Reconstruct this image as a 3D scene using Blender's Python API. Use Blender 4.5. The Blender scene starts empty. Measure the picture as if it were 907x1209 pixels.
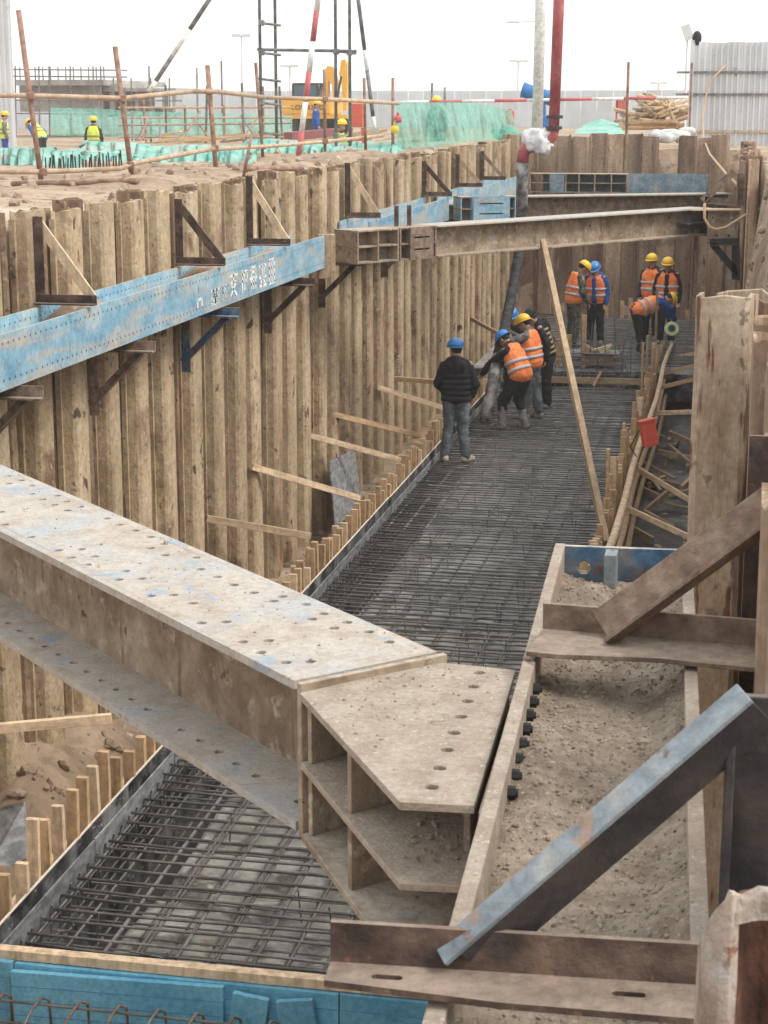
import bpy, bmesh, math, random
from mathutils import Vector, Matrix, noise
from mathutils.geometry import delaunay_2d_cdt
random.seed(7)
R = math.radians
scene = bpy.context.scene
C = scene.collection

# ------------------------------------------------------------------ camera
F = 2100.0                       # focal length in pixels of the 907 x 1209 photograph
PITCH = math.atan((604.5 - 125.0) / F)
YAW = math.atan((881.0 - 453.5) * math.cos(PITCH) / F)
ZC = 5.0
cam_d = bpy.data.cameras.new('camera')
cam = bpy.data.objects.new('camera', cam_d)
C.objects.link(cam)
cam.location = (0, 0, ZC)
cam.rotation_euler = (math.pi / 2 - PITCH, 0, YAW)
cam_d.sensor_fit = 'VERTICAL'
cam_d.sensor_height = 36.0
cam_d.sensor_width = 27.0
cam_d.lens = F / 1209.0 * 36.0
cam_d.clip_start = 0.1
cam_d.clip_end = 4000
cam_d.dof.use_dof = True
cam_d.dof.focus_distance = 10.0
cam_d.dof.aperture_fstop = 18.0
scene.camera = cam
scene.cycles.volume_bounces = 2

# ------------------------------------------------------------------ sky, sun, exposure
SUN_EL, SUN_AZ = 48.0, 98.0      # overcast: a soft, broad sun; azimuth clockwise from +Y
world = bpy.data.worlds.new('World')
scene.world = world
world.use_nodes = True
wn = world.node_tree.nodes
wl = world.node_tree.links
for n in list(wn): wn.remove(n)
sky = wn.new('ShaderNodeTexSky')
sky.sky_type = 'NISHITA'
sky.sun_disc = False
sky.sun_elevation = R(SUN_EL)
sky.sun_rotation = R(SUN_AZ)
sky.air_density = 1.0
sky.dust_density = 4.0
mixs = wn.new('ShaderNodeMix'); mixs.data_type = 'RGBA'
mixs.inputs[0].default_value = 0.9                                   # cloud cover
mixs.inputs[7].default_value = (9.6, 9.75, 9.8, 1)
bgn = wn.new('ShaderNodeBackground'); bgn.inputs[1].default_value = 0.085
wout = wn.new('ShaderNodeOutputWorld')
wl.new(sky.outputs[0], mixs.inputs[6]); wl.new(mixs.outputs[2], bgn.inputs[0]); wl.new(bgn.outputs[0], wout.inputs[0])
sun_d = bpy.data.lights.new('sun', 'SUN')
sun_d.energy = 1.5
sun_d.angle = R(22)
sun_d.color = (1.0, 0.95, 0.88)
sun = bpy.data.objects.new('sun', sun_d); C.objects.link(sun)
sdir = Vector((math.sin(R(SUN_AZ)) * math.cos(R(SUN_EL)), math.cos(R(SUN_AZ)) * math.cos(R(SUN_EL)), math.sin(R(SUN_EL))))
sun.rotation_euler = sdir.to_track_quat('Z', 'Y').to_euler()
sun.location = (5, -5, 20)
vs = scene.view_settings
vs.view_transform = 'Standard'; vs.look = 'None'; vs.exposure = 0.86; vs.gamma = 1.0
vs.use_curve_mapping = False

# ------------------------------------------------------------------ measuring helpers (a pixel of the photo -> a point of the place)
def ray(x, y):
    v = (x - 453.5) / F; w = (604.5 - y) / F
    yy = math.cos(PITCH) + w * math.sin(PITCH); zz = -math.sin(PITCH) + w * math.cos(PITCH)
    return Vector((v * math.cos(YAW) - yy * math.sin(YAW), v * math.sin(YAW) + yy * math.cos(YAW), zz))
def atz(x, y, z):
    r = ray(x, y); return Vector((0, 0, ZC)) + r * ((z - ZC) / r.z)
def atx(x, y, X):
    r = ray(x, y); return Vector((0, 0, ZC)) + r * (X / r.x)
def aty(x, y, Y):
    r = ray(x, y); return Vector((0, 0, ZC)) + r * (Y / r.y)
Z3 = Vector((0, 0, 1))
def V(*a): return Vector(a)

# ------------------------------------------------------------------ materials
def nmat(name, cols, scale=2.5, rough=0.8, bump=0.25, bscale=45, stretch=(1, 1, 1), metal=0.0, rnd=0.2,
         spots=(), dust=None, detail=6, fine=0.25, spec=0.3, alpha=None, rough2=None, transl=0.0):
    """cols: list of (position, rgb) on a noise; spots: (rgb, scale, threshold, softness, stretch);
    dust: (rgb, amount) settled on upward faces."""
    m = bpy.data.materials.new(name); m.use_nodes = True
    nt = m.node_tree; N = nt.nodes; L = nt.links
    b = N['Principled BSDF']
    tc = N.new('ShaderNodeTexCoord'); oi = N.new('ShaderNodeObjectInfo')
    off = N.new('ShaderNodeVectorMath'); off.operation = 'SCALE'
    L.new(oi.outputs['Random'], off.inputs['Scale']); off.inputs[0].default_value = (31.7, 17.3, 43.1)
    add = N.new('ShaderNodeVectorMath'); add.operation = 'ADD'
    L.new(tc.outputs['Object'], add.inputs[0]); L.new(off.outputs[0], add.inputs[1])
    def nz(sc, st=(1, 1, 1), det=detail, ro=0.55, dist=0.0):
        mp = N.new('ShaderNodeVectorMath'); mp.operation = 'MULTIPLY'; mp.inputs[1].default_value = st
        L.new(add.outputs[0], mp.inputs[0])
        n = N.new('ShaderNodeTexNoise'); n.inputs['Scale'].default_value = sc; n.inputs['Detail'].default_value = det
        n.inputs['Roughness'].default_value = ro; n.inputs['Distortion'].default_value = dist
        L.new(mp.outputs[0], n.inputs['Vector']); return n
    def mix(fac, a, c, blend='MIX'):
        x = N.new('ShaderNodeMix'); x.data_type = 'RGBA'; x.blend_type = blend
        if hasattr(fac, 'node'): L.new(fac, x.inputs[0])
        else: x.inputs[0].default_value = fac
        for s, k in ((a, 6), (c, 7)):
            if hasattr(s, 'node'): L.new(s, x.inputs[k])
            else: x.inputs[k].default_value = (*s, 1)
        return x.outputs[2]
    def maprange(v, a0, a1, b0, b1):
        x = N.new('ShaderNodeMapRange'); L.new(v, x.inputs[0])
        for i, q in enumerate((a0, a1, b0, b1)): x.inputs[i + 1].default_value = q
        return x.outputs[0]
    if len(cols) > 1:
        n1 = nz(scale, stretch); rp = N.new('ShaderNodeValToRGB'); L.new(n1.outputs['Fac'], rp.inputs[0])
        el = rp.color_ramp.elements
        while len(el) < len(cols): el.new(0.5)
        for e, (p, c) in zip(el, cols): e.position = p; e.color = (*c, 1)
        col = rp.outputs[0]
    else:
        col = mix(0.0, cols[0][1], cols[0][1])
    for s in spots:
        rgb, sc, th, so = s[:4]; st = s[4] if len(s) > 4 else (1, 1, 1)
        ns = nz(sc, st, 8, 0.6, 0.3)
        col = mix(maprange(ns.outputs['Fac'], th, th + so, 0, 1), col, rgb)
    if dust:
        ge = N.new('ShaderNodeNewGeometry'); sx = N.new('ShaderNodeSeparateXYZ'); L.new(ge.outputs['Normal'], sx.inputs[0])
        up = maprange(sx.outputs['Z'], 0.45, 0.9, 0, dust[1]); nd = nz(5.0, (1, 1, 1), 8, 0.65)
        mm = N.new('ShaderNodeMath'); mm.operation = 'MULTIPLY'; L.new(up, mm.inputs[0]); L.new(maprange(nd.outputs['Fac'], 0.3, 0.6, 0.25, 1), mm.inputs[1])
        col = mix(mm.outputs[0], col, dust[0])
    if fine:
        nf = nz(bscale * 0.5, (1, 1, 1), 5, 0.7)
        g = maprange(nf.outputs['Fac'], 0.3, 0.7, 1 - fine, 1 + fine)
        hv = N.new('ShaderNodeHueSaturation'); L.new(g, hv.inputs['Value']); L.new(col, hv.inputs['Color']); col = hv.outputs[0]
    if rnd:
        hv = N.new('ShaderNodeHueSaturation'); L.new(maprange(oi.outputs['Random'], 0, 1, 1 - rnd, 1 + rnd), hv.inputs['Value'])
        L.new(col, hv.inputs['Color']); col = hv.outputs[0]
    L.new(col, b.inputs['Base Color'])
    b.inputs['Roughness'].default_value = rough; b.inputs['Metallic'].default_value = metal
    b.inputs['Specular IOR Level'].default_value = spec
    if rough2 is not None:
        nr = nz(1.3, (1, 1, 1), 6, 0.6); L.new(maprange(nr.outputs['Fac'], 0.42, 0.6, rough, rough2), b.inputs['Roughness'])
    if bump:
        nb = nz(bscale, stretch, 6, 0.65); bp = N.new('ShaderNodeBump'); bp.inputs['Strength'].default_value = bump
        bp.inputs['Distance'].default_value = 0.02; L.new(nb.outputs['Fac'], bp.inputs['Height']); L.new(bp.outputs[0], b.inputs['Normal'])
    out = N['Material Output']
    if transl:
        tr = N.new('ShaderNodeBsdfTranslucent'); L.new(col, tr.inputs[0]); ms = N.new('ShaderNodeMixShader'); ms.inputs[0].default_value = transl
        L.new(b.outputs[0], ms.inputs[1]); L.new(tr.outputs[0], ms.inputs[2]); L.new(ms.outputs[0], out.inputs[0])
    if alpha is not None:
        src = out.inputs[0].links[0].from_socket
        tp = N.new('ShaderNodeBsdfTransparent'); ms = N.new('ShaderNodeMixShader'); na = nz(6.0, (1, 1, 1), 6, 0.7)
        L.new(maprange(na.outputs['Fac'], 0.3, 0.7, alpha - 0.25, alpha + 0.25), ms.inputs[0])
        L.new(tp.outputs[0], ms.inputs[1]); L.new(src, ms.inputs[2]); L.new(ms.outputs[0], out.inputs[0])
    return m

TAN = (0.40, 0.285, 0.175); MUD = (0.30, 0.205, 0.125); DARKRUST = (0.115, 0.068, 0.046); DUST = (0.47, 0.40, 0.325)
M = {}
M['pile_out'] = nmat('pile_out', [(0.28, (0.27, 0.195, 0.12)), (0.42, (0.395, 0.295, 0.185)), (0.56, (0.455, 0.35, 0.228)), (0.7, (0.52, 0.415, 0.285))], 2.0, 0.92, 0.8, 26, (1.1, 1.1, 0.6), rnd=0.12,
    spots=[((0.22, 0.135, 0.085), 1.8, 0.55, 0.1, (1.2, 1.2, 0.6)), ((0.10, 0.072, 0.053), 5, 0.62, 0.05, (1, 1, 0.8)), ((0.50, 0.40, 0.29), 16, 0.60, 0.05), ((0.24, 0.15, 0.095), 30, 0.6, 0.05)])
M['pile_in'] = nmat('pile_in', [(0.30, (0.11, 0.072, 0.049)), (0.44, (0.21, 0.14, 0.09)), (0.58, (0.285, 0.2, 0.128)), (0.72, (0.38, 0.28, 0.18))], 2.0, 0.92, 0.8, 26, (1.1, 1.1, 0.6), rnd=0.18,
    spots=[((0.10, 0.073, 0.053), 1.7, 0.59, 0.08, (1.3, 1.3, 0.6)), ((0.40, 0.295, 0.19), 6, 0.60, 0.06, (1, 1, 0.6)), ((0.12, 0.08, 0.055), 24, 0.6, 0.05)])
M['pile_rust'] = nmat('pile_rust', [(0.32, (0.19, 0.122, 0.085)), (0.5, (0.30, 0.205, 0.14)), (0.66, (0.42, 0.315, 0.225))], 1.5, 0.9, 0.5, 30, (2.4, 2.4, 0.35), rnd=0.22,
    spots=[((0.12, 0.06, 0.043), 4, 0.58, 0.08, (2, 2, 0.3)), ((0.46, 0.37, 0.27), 5, 0.62, 0.08, (2, 2, 0.5))])
M['pile_mud'] = nmat('pile_mud', [(0.34, (0.34, 0.245, 0.165)), (0.5, (0.45, 0.35, 0.255)), (0.66, (0.52, 0.43, 0.33))], 3, 0.95, 0.7, 35, (1.5, 1.5, 0.4), rnd=0.05,
    spots=[((0.17, 0.085, 0.06), 4, 0.57, 0.06, (2.5, 2.5, 0.4)), ((0.24, 0.19, 0.145), 9, 0.62, 0.05)])
M['pile_near'] = nmat('rough_cut_pile', [(0.34, (0.2, 0.12, 0.08)), (0.46, (0.31, 0.235, 0.185)), (0.62, (0.41, 0.36, 0.315))], 12, 0.9, 0.9, 25, (1, 1, 0.6), rnd=0.0,
    spots=[((0.2, 0.1, 0.06), 14, 0.6, 0.06), ((0.33, 0.35, 0.36), 8, 0.57, 0.1)])
M['blue_grey'] = nmat('grey_blue_plate', [(0.35, (0.13, 0.20, 0.25)), (0.52, (0.20, 0.28, 0.33)), (0.66, (0.30, 0.33, 0.34))], 5, 0.6, 0.3, 40, rnd=0.05, spots=[((0.24, 0.17, 0.125), 7, 0.57, 0.08)])
M['pile_core'] = nmat('dark_flaking_rust', [(0.36, (0.035, 0.018, 0.013)), (0.5, (0.09, 0.042, 0.028)), (0.66, (0.19, 0.09, 0.055))], 14, 0.9, 0.8, 30, (1, 1, 0.7), rnd=0.0)
M['blue'] = nmat('blue_painted_steel', [(0.32, (0.14, 0.31, 0.44)), (0.48, (0.23, 0.41, 0.52)), (0.66, (0.40, 0.50, 0.54))], 2.2, 0.6, 0.2, 40, (1, 1, 2), rnd=0.08,
    spots=[((0.46, 0.41, 0.345), 3.4, 0.48, 0.2, (1, 0.3, 3.0)), ((0.25, 0.16, 0.11), 11, 0.64, 0.05)], dust=((0.46, 0.38, 0.3), 0.8))
M['blue_dark'] = nmat('blue_worn_steel', [(0.35, (0.035, 0.085, 0.16)), (0.52, (0.07, 0.14, 0.22)), (0.66, (0.2, 0.2, 0.19))], 5, 0.6, 0.3, 40, rnd=0.05,
    spots=[((0.17, 0.095, 0.065), 7, 0.52, 0.1), ((0.36, 0.30, 0.24), 4, 0.56, 0.12)], dust=(DUST, 0.9))
M['steel_top'] = nmat('dusty_strut_steel', [(0.34, (0.365, 0.31, 0.255)), (0.48, (0.42, 0.37, 0.315)), (0.62, (0.46, 0.42, 0.37))], 10, 0.88, 0.35, 90, rnd=0.03, detail=10, fine=0.15,
    spots=[((0.37, 0.395, 0.41), 2.6, 0.49, 0.2), ((0.29, 0.35, 0.41), 7, 0.59, 0.08), ((0.36, 0.30, 0.245), 34, 0.60, 0.06), ((0.25, 0.175, 0.125), 55, 0.645, 0.04), ((0.52, 0.495, 0.46), 75, 0.61, 0.05)])
M['steel_side'] = nmat('muddy_strut_web', [(0.35, (0.20, 0.145, 0.10)), (0.5, (0.30, 0.23, 0.165)), (0.66, (0.40, 0.32, 0.24))], 4.5, 0.9, 0.5, 40, rnd=0.04,
    spots=[((0.22, 0.14, 0.095), 5, 0.6, 0.08, (2.5, 2.5, 0.35)), ((0.14, 0.08, 0.055), 9, 0.65, 0.05), ((0.27, 0.34, 0.41), 3.2, 0.63, 0.1), ((0.46, 0.39, 0.3), 12, 0.58, 0.1)], dust=((0.5, 0.44, 0.37), 0.7))
M['steel_dirt'] = nmat('dirt_caked_steel', [(0.35, (0.31, 0.25, 0.195)), (0.5, (0.36, 0.295, 0.235)), (0.66, (0.41, 0.35, 0.285))], 9, 0.95, 0.5, 110, rnd=0.04, detail=10, fine=0.18,
    spots=[((0.28, 0.22, 0.17), 48, 0.61, 0.05), ((0.48, 0.425, 0.365), 70, 0.6, 0.05), ((0.19, 0.11, 0.075), 5, 0.67, 0.04)])
M['rust'] = nmat('rusty_steel', [(0.35, (0.05, 0.035, 0.029)), (0.5, (0.095, 0.063, 0.049)), (0.66, (0.17, 0.115, 0.085))], 9, 0.85, 0.5, 50, rnd=0.15, detail=9,
    spots=[((0.045, 0.038, 0.036), 6, 0.57, 0.08), ((0.2, 0.1, 0.06), 22, 0.62, 0.05)], dust=((0.32, 0.25, 0.195), 0.8))
M['rust_light'] = nmat('dusty_rusty_steel', [(0.35, (0.14, 0.098, 0.073)), (0.52, (0.22, 0.158, 0.118)), (0.68, (0.31, 0.235, 0.18))], 11, 0.9, 0.5, 60, rnd=0.06, detail=9,
    spots=[((0.13, 0.075, 0.055), 8, 0.62, 0.06)], dust=((0.40, 0.325, 0.26), 0.8))
M['steel_dark'] = nmat('dark_oily_steel', [(0.35, (0.022, 0.021, 0.024)), (0.52, (0.045, 0.04, 0.04)), (0.68, (0.09, 0.068, 0.056))], 4, 0.7, 0.3, 50, rnd=0.05,
    spots=[((0.11, 0.06, 0.042), 6, 0.62, 0.06)], dust=((0.22, 0.18, 0.15), 0.6))
M['blue_edge'] = nmat('pale_blue_angle', [(0.35, (0.15, 0.175, 0.195)), (0.52, (0.22, 0.26, 0.285)), (0.66, (0.31, 0.31, 0.295))], 12, 0.6, 0.25, 60, rnd=0.0,
    spots=[((0.30, 0.2, 0.14), 9, 0.57, 0.08), ((0.2, 0.12, 0.085), 16, 0.64, 0.04)])
M['black'] = nmat('black_bolt', [(0, (0.025, 0.025, 0.025))], rough=0.6, bump=0.1, rnd=0.1)
def timber(name, c, v=0.18):
    d = tuple(x * 0.72 for x in c); l = tuple(min(1, x * 1.12) for x in c)
    return nmat(name, [(0.35, d), (0.5, c), (0.66, l)], 6, 0.8, 0.25, 30, (3, 3, 0.5), rnd=v, spots=[(tuple(x * 0.45 for x in c), 5, 0.68, 0.05)])
M['timber'] = timber('new_timber', (0.54, 0.37, 0.215))
M['timber_pale'] = timber('pale_timber', (0.66, 0.50, 0.34), 0.1)
M['timber_old'] = timber('weathered_timber', (0.40, 0.29, 0.185), 0.25)
M['ply_edge'] = nmat('plywood_edge', [(0, (0.70, 0.62, 0.52))], rough=0.8, rnd=0.05, bscale=80)
M['ply'] = nmat('film_faced_plywood', [(0.38, (0.03, 0.028, 0.028)), (0.5, (0.09, 0.09, 0.092)), (0.62, (0.22, 0.22, 0.225))], 3.5, 0.6, 0.15, 50, (1, 1, 1), rnd=0.25,
    spots=[((0.42, 0.41, 0.40), 9, 0.62, 0.05, (1, 1, 3)), ((0.015, 0.015, 0.015), 2.2, 0.56, 0.06)])
M['board'] = nmat('grey_ply_board', [(0.4, (0.16, 0.165, 0.17)), (0.6, (0.30, 0.305, 0.31))], 6, 0.7, 0.2, 40, (1, 1, 3), rnd=0.1)
M['rebar'] = nmat('rebar_steel', [(0.4, (0.13, 0.123, 0.115)), (0.6, (0.22, 0.208, 0.195))], 5, 0.5, 0.3, 90, rnd=0.2, spots=[((0.2, 0.125, 0.08), 1.7, 0.64, 0.1)], metal=0.35)
M['rebar_rust'] = nmat('rusty_rebar', [(0.4, (0.15, 0.105, 0.075)), (0.6, (0.23, 0.165, 0.12))], 5, 0.75, 0.3, 90, rnd=0.2)
M['concrete'] = nmat('poured_wet_concrete', [(0.3, (0.12, 0.12, 0.118)), (0.44, (0.21, 0.208, 0.2)), (0.58, (0.31, 0.305, 0.29)), (0.72, (0.41, 0.40, 0.375))], 0.9, 0.7, 0.5, 14, rnd=0.0,
    spots=[((0.09, 0.09, 0.09), 1.7, 0.57, 0.12), ((0.44, 0.42, 0.385), 2.2, 0.58, 0.10)], rough2=0.22)
M['lean'] = nmat('pale_lean_concrete', [(0.3, (0.19, 0.175, 0.15)), (0.45, (0.33, 0.31, 0.275)), (0.6, (0.47, 0.45, 0.405))], 1.6, 0.85, 0.5, 14, rnd=0.0,
    spots=[((0.12, 0.11, 0.10), 2.2, 0.54, 0.1), ((0.52, 0.5, 0.46), 4, 0.58, 0.08), ((0.26, 0.2, 0.145), 5, 0.6, 0.08)])
M['mud_dark'] = nmat('dark_wet_mud', [(0.35, (0.035, 0.032, 0.03)), (0.6, (0.09, 0.08, 0.07))], 2, 0.7, 0.7, 12, rnd=0.0, rough2=0.35)  # near-black floor colour with the shade of deep gaps painted in
M['soil'] = nmat('sandy_soil', [(0.3, (0.22, 0.155, 0.105)), (0.5, (0.36, 0.27, 0.19)), (0.7, (0.45, 0.35, 0.26))], 0.5, 0.97, 1.0, 9, rnd=0, detail=10, spots=[((0.22, 0.16, 0.11), 3.0, 0.54, 0.08), ((0.48, 0.40, 0.32), 0.3, 0.56, 0.1), ((0.17, 0.12, 0.085), 12, 0.6, 0.06)])
M['gravel'] = nmat('dusty_gravel', [(0.35, (0.27, 0.21, 0.155)), (0.5, (0.36, 0.29, 0.22)), (0.66, (0.43, 0.355, 0.28))], 9, 0.97, 1.0, 70, rnd=0.12, detail=10, spots=[((0.24, 0.195, 0.155), 30, 0.6, 0.06), ((0.47, 0.41, 0.345), 60, 0.6, 0.05)])
M['stone'] = nmat('loose_stone', [(0.35, (0.28, 0.225, 0.17)), (0.6, (0.42, 0.355, 0.285))], 12, 0.95, 0.4, 70, rnd=0.3)
M['foam'] = nmat('blue_foam', [(0.35, (0.10, 0.32, 0.48)), (0.6, (0.16, 0.41, 0.56))], 3, 0.75, 0.15, 50, rnd=0.1, spots=[((0.30, 0.28, 0.24), 6, 0.68, 0.05)])
M['white'] = nmat('white_paint', [(0.4, (0.62, 0.61, 0.58)), (0.6, (0.8, 0.79, 0.76))], 9, 0.7, 0.1, 40, rnd=0.03)
M['white_faded'] = nmat('faded_white_paint', [(0.4, (0.36, 0.46, 0.52)), (0.6, (0.55, 0.6, 0.62))], 9, 0.7, 0.1, 40, rnd=0.03)
M['redpipe'] = nmat('red_pipe', [(0.4, (0.36, 0.09, 0.095)), (0.6, (0.45, 0.14, 0.14))], 3, 0.6, 0.2, 30, rnd=0.0, spots=[((0.3, 0.2, 0.17), 6, 0.64, 0.05)])
M['red'] = nmat('red_plastic', [(0, (0.70, 0.13, 0.09))], rough=0.5, bump=0.05, rnd=0.05, fine=0.12)
M['redpaint'] = nmat('red_paint', [(0, (0.50, 0.13, 0.13))], rough=0.6, bump=0.05, rnd=0.1)
M['maroon'] = nmat('maroon_paint', [(0, (0.26, 0.10, 0.10))], rough=0.7, rnd=0.05)
M['hose'] = nmat('black_rubber_hose', [(0.4, (0.025, 0.025, 0.027)), (0.6, (0.07, 0.07, 0.07))], 8, 0.7, 0.3, 40, (1, 1, 3), rnd=0.0, spots=[((0.3, 0.29, 0.27), 5, 0.62, 0.08)])
M['hose_grey'] = nmat('cement_coated_hose', [(0.4, (0.07, 0.07, 0.068)), (0.6, (0.30, 0.29, 0.275))], 7, 0.9, 0.4, 30, rnd=0.0)
M['plastic_bag'] = nmat('white_plastic_sheet', [(0, (0.8, 0.8, 0.8))], rough=0.35, bump=0.5, bscale=15, rnd=0, transl=0.25)
M['tube'] = nmat('rusty_scaffold_tube', [(0.4, (0.22, 0.12, 0.085)), (0.6, (0.36, 0.235, 0.175))], 6, 0.7, 0.2, 50, rnd=0.15, metal=0.1)
M['bamboo'] = nmat('dusty_rail_tube', [(0.4, (0.40, 0.28, 0.19)), (0.6, (0.52, 0.40, 0.29))], 6, 0.75, 0.2, 50, rnd=0.1)
M['tube_grey'] = nmat('grey_scaffold_tube', [(0.4, (0.13, 0.12, 0.125)), (0.6, (0.24, 0.22, 0.215))], 6, 0.6, 0.2, 50, rnd=0.15, metal=0.2)
M['net'] = nmat('green_safety_net', [(0.35, (0.17, 0.52, 0.41)), (0.6, (0.28, 0.62, 0.51))], 3, 0.85, 0.3, 60, rnd=0.08, alpha=0.66, transl=0.45)
M['tarp'] = nmat('green_dust_net', [(0.35, (0.14, 0.40, 0.33)), (0.6, (0.30, 0.50, 0.43))], 1.5, 0.9, 0.6, 25, rnd=0.08, spots=[((0.40, 0.37, 0.31), 1.3, 0.52, 0.14), ((0.08, 0.32, 0.25), 4, 0.58, 0.08)])
M['sheet'] = nmat('grey_sheet_metal', [(0.35, (0.60, 0.615, 0.63)), (0.6, (0.70, 0.71, 0.72))], 1.6, 0.55, 0.08, 30, (1, 1, 0.4), fine=0.05, rnd=0.06, spots=[((0.48, 0.485, 0.49), 3, 0.62, 0.08), ((0.5, 0.45, 0.4), 5, 0.68, 0.05)])
M['sheet_far'] = nmat('far_grey_fence', [(0.35, (0.54, 0.58, 0.61)), (0.6, (0.63, 0.66, 0.68))], 0.6, 0.6, 0.05, 30, fine=0.05, rnd=0.08)
M['cement'] = nmat('cast_concrete', [(0.35, (0.28, 0.27, 0.255)), (0.6, (0.42, 0.405, 0.38))], 0.8, 0.9, 0.3, 8, rnd=0.08)
M['yellow'] = nmat('excavator_yellow', [(0, (0.75, 0.40, 0.06))], rough=0.5, bump=0.05, rnd=0.03, spots=[((0.4, 0.27, 0.13), 1.5, 0.6, 0.1)])
M['glass'] = nmat('dark_glass', [(0, (0.06, 0.11, 0.16))], rough=0.1, bump=0, rnd=0, fine=0, spec=0.6)
M['track'] = nmat('track_steel', [(0, (0.08, 0.07, 0.065))], rough=0.8, rnd=0.1)
M['cannon'] = nmat('blue_cannon', [(0, (0.035, 0.17, 0.43))], rough=0.5, bump=0.05, rnd=0.05)
M['sandbag'] = nmat('pale_sandbag', [(0.4, (0.47, 0.47, 0.46)), (0.6, (0.62, 0.62, 0.6))], 6, 0.9, 0.4, 50, rnd=0.1)
M['rope'] = nmat('yellow_hose', [(0, (0.50, 0.34, 0.2))], rough=0.7, rnd=0.05)
M['skin'] = nmat('skin', [(0.4, (0.42, 0.235, 0.16)), (0.6, (0.50, 0.29, 0.205))], 20, 0.55, 0.08, 90, rnd=0.05)
M['hair'] = nmat('black_hair', [(0, (0.012, 0.011, 0.01))], rough=0.6, bump=0.4, bscale=120, rnd=0)
M['vest'] = nmat('orange_vest', [(0.35, (0.92, 0.22, 0.07)), (0.6, (1.0, 0.30, 0.10))], 7, 0.75, 0.45, 14, rnd=0.05)
M['limevest'] = nmat('lime_vest', [(0, (0.62, 0.75, 0.12))], rough=0.75, bump=0.4, bscale=14, rnd=0.08)
M['band'] = nmat('reflective_tape', [(0, (0.52, 0.54, 0.57))], rough=0.4, bump=0.1, rnd=0.03)
M['band_y'] = nmat('dark_tape', [(0, (0.30, 0.27, 0.08))], rough=0.5, bump=0.1, rnd=0.03)
M['h_blue'] = nmat('blue_helmet', [(0, (0.04, 0.22, 0.55))], rough=0.35, bump=0.02, rnd=0.06, fine=0.06, spec=0.5)
M['h_yellow'] = nmat('yellow_helmet', [(0, (0.86, 0.55, 0.035))], rough=0.35, bump=0.02, rnd=0.05, fine=0.06, spec=0.5)
def cloth(name, c, b=0.5): return nmat(name, [(0.35, tuple(x * 0.75 for x in c)), (0.6, c)], 6, 0.9, b, 16, rnd=0.05)
M['c_black'] = cloth('black_jacket', (0.022, 0.021, 0.026))
M['c_dark'] = cloth('dark_trousers', (0.035, 0.034, 0.036))
M['c_jean'] = nmat('worn_jeans', [(0.35, (0.06, 0.08, 0.10)), (0.6, (0.16, 0.185, 0.20))], 5, 0.9, 0.4, 16, rnd=0.05)
M['c_grey'] = cloth('grey_sleeves', (0.17, 0.16, 0.155))
M['c_navy'] = cloth('blue_sleeves', (0.03, 0.10, 0.36))
M['c_camo'] = nmat('camouflage_cloth', [(0.38, (0.025, 0.028, 0.022)), (0.48, (0.075, 0.085, 0.06)), (0.56, (0.14, 0.13, 0.105)), (0.66, (0.05, 0.06, 0.04))], 14, 0.9, 0.3, 20, rnd=0.05)
M['c_purple'] = cloth('dark_purple_sleeves', (0.055, 0.04, 0.08))
M['boot'] = nmat('cement_covered_boots', [(0.4, (0.16, 0.155, 0.14)), (0.6, (0.33, 0.315, 0.285))], 9, 0.7, 0.3, 30, rnd=0.1)
M['shoe'] = nmat('tan_shoes', [(0.4, (0.34, 0.28, 0.21)), (0.6, (0.52, 0.46, 0.38))], 12, 0.8, 0.3, 40, rnd=0.1)
M['stripe_y'] = cloth('yellow_hood_stripe', (0.5, 0.37, 0.15), 0.2)

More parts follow.
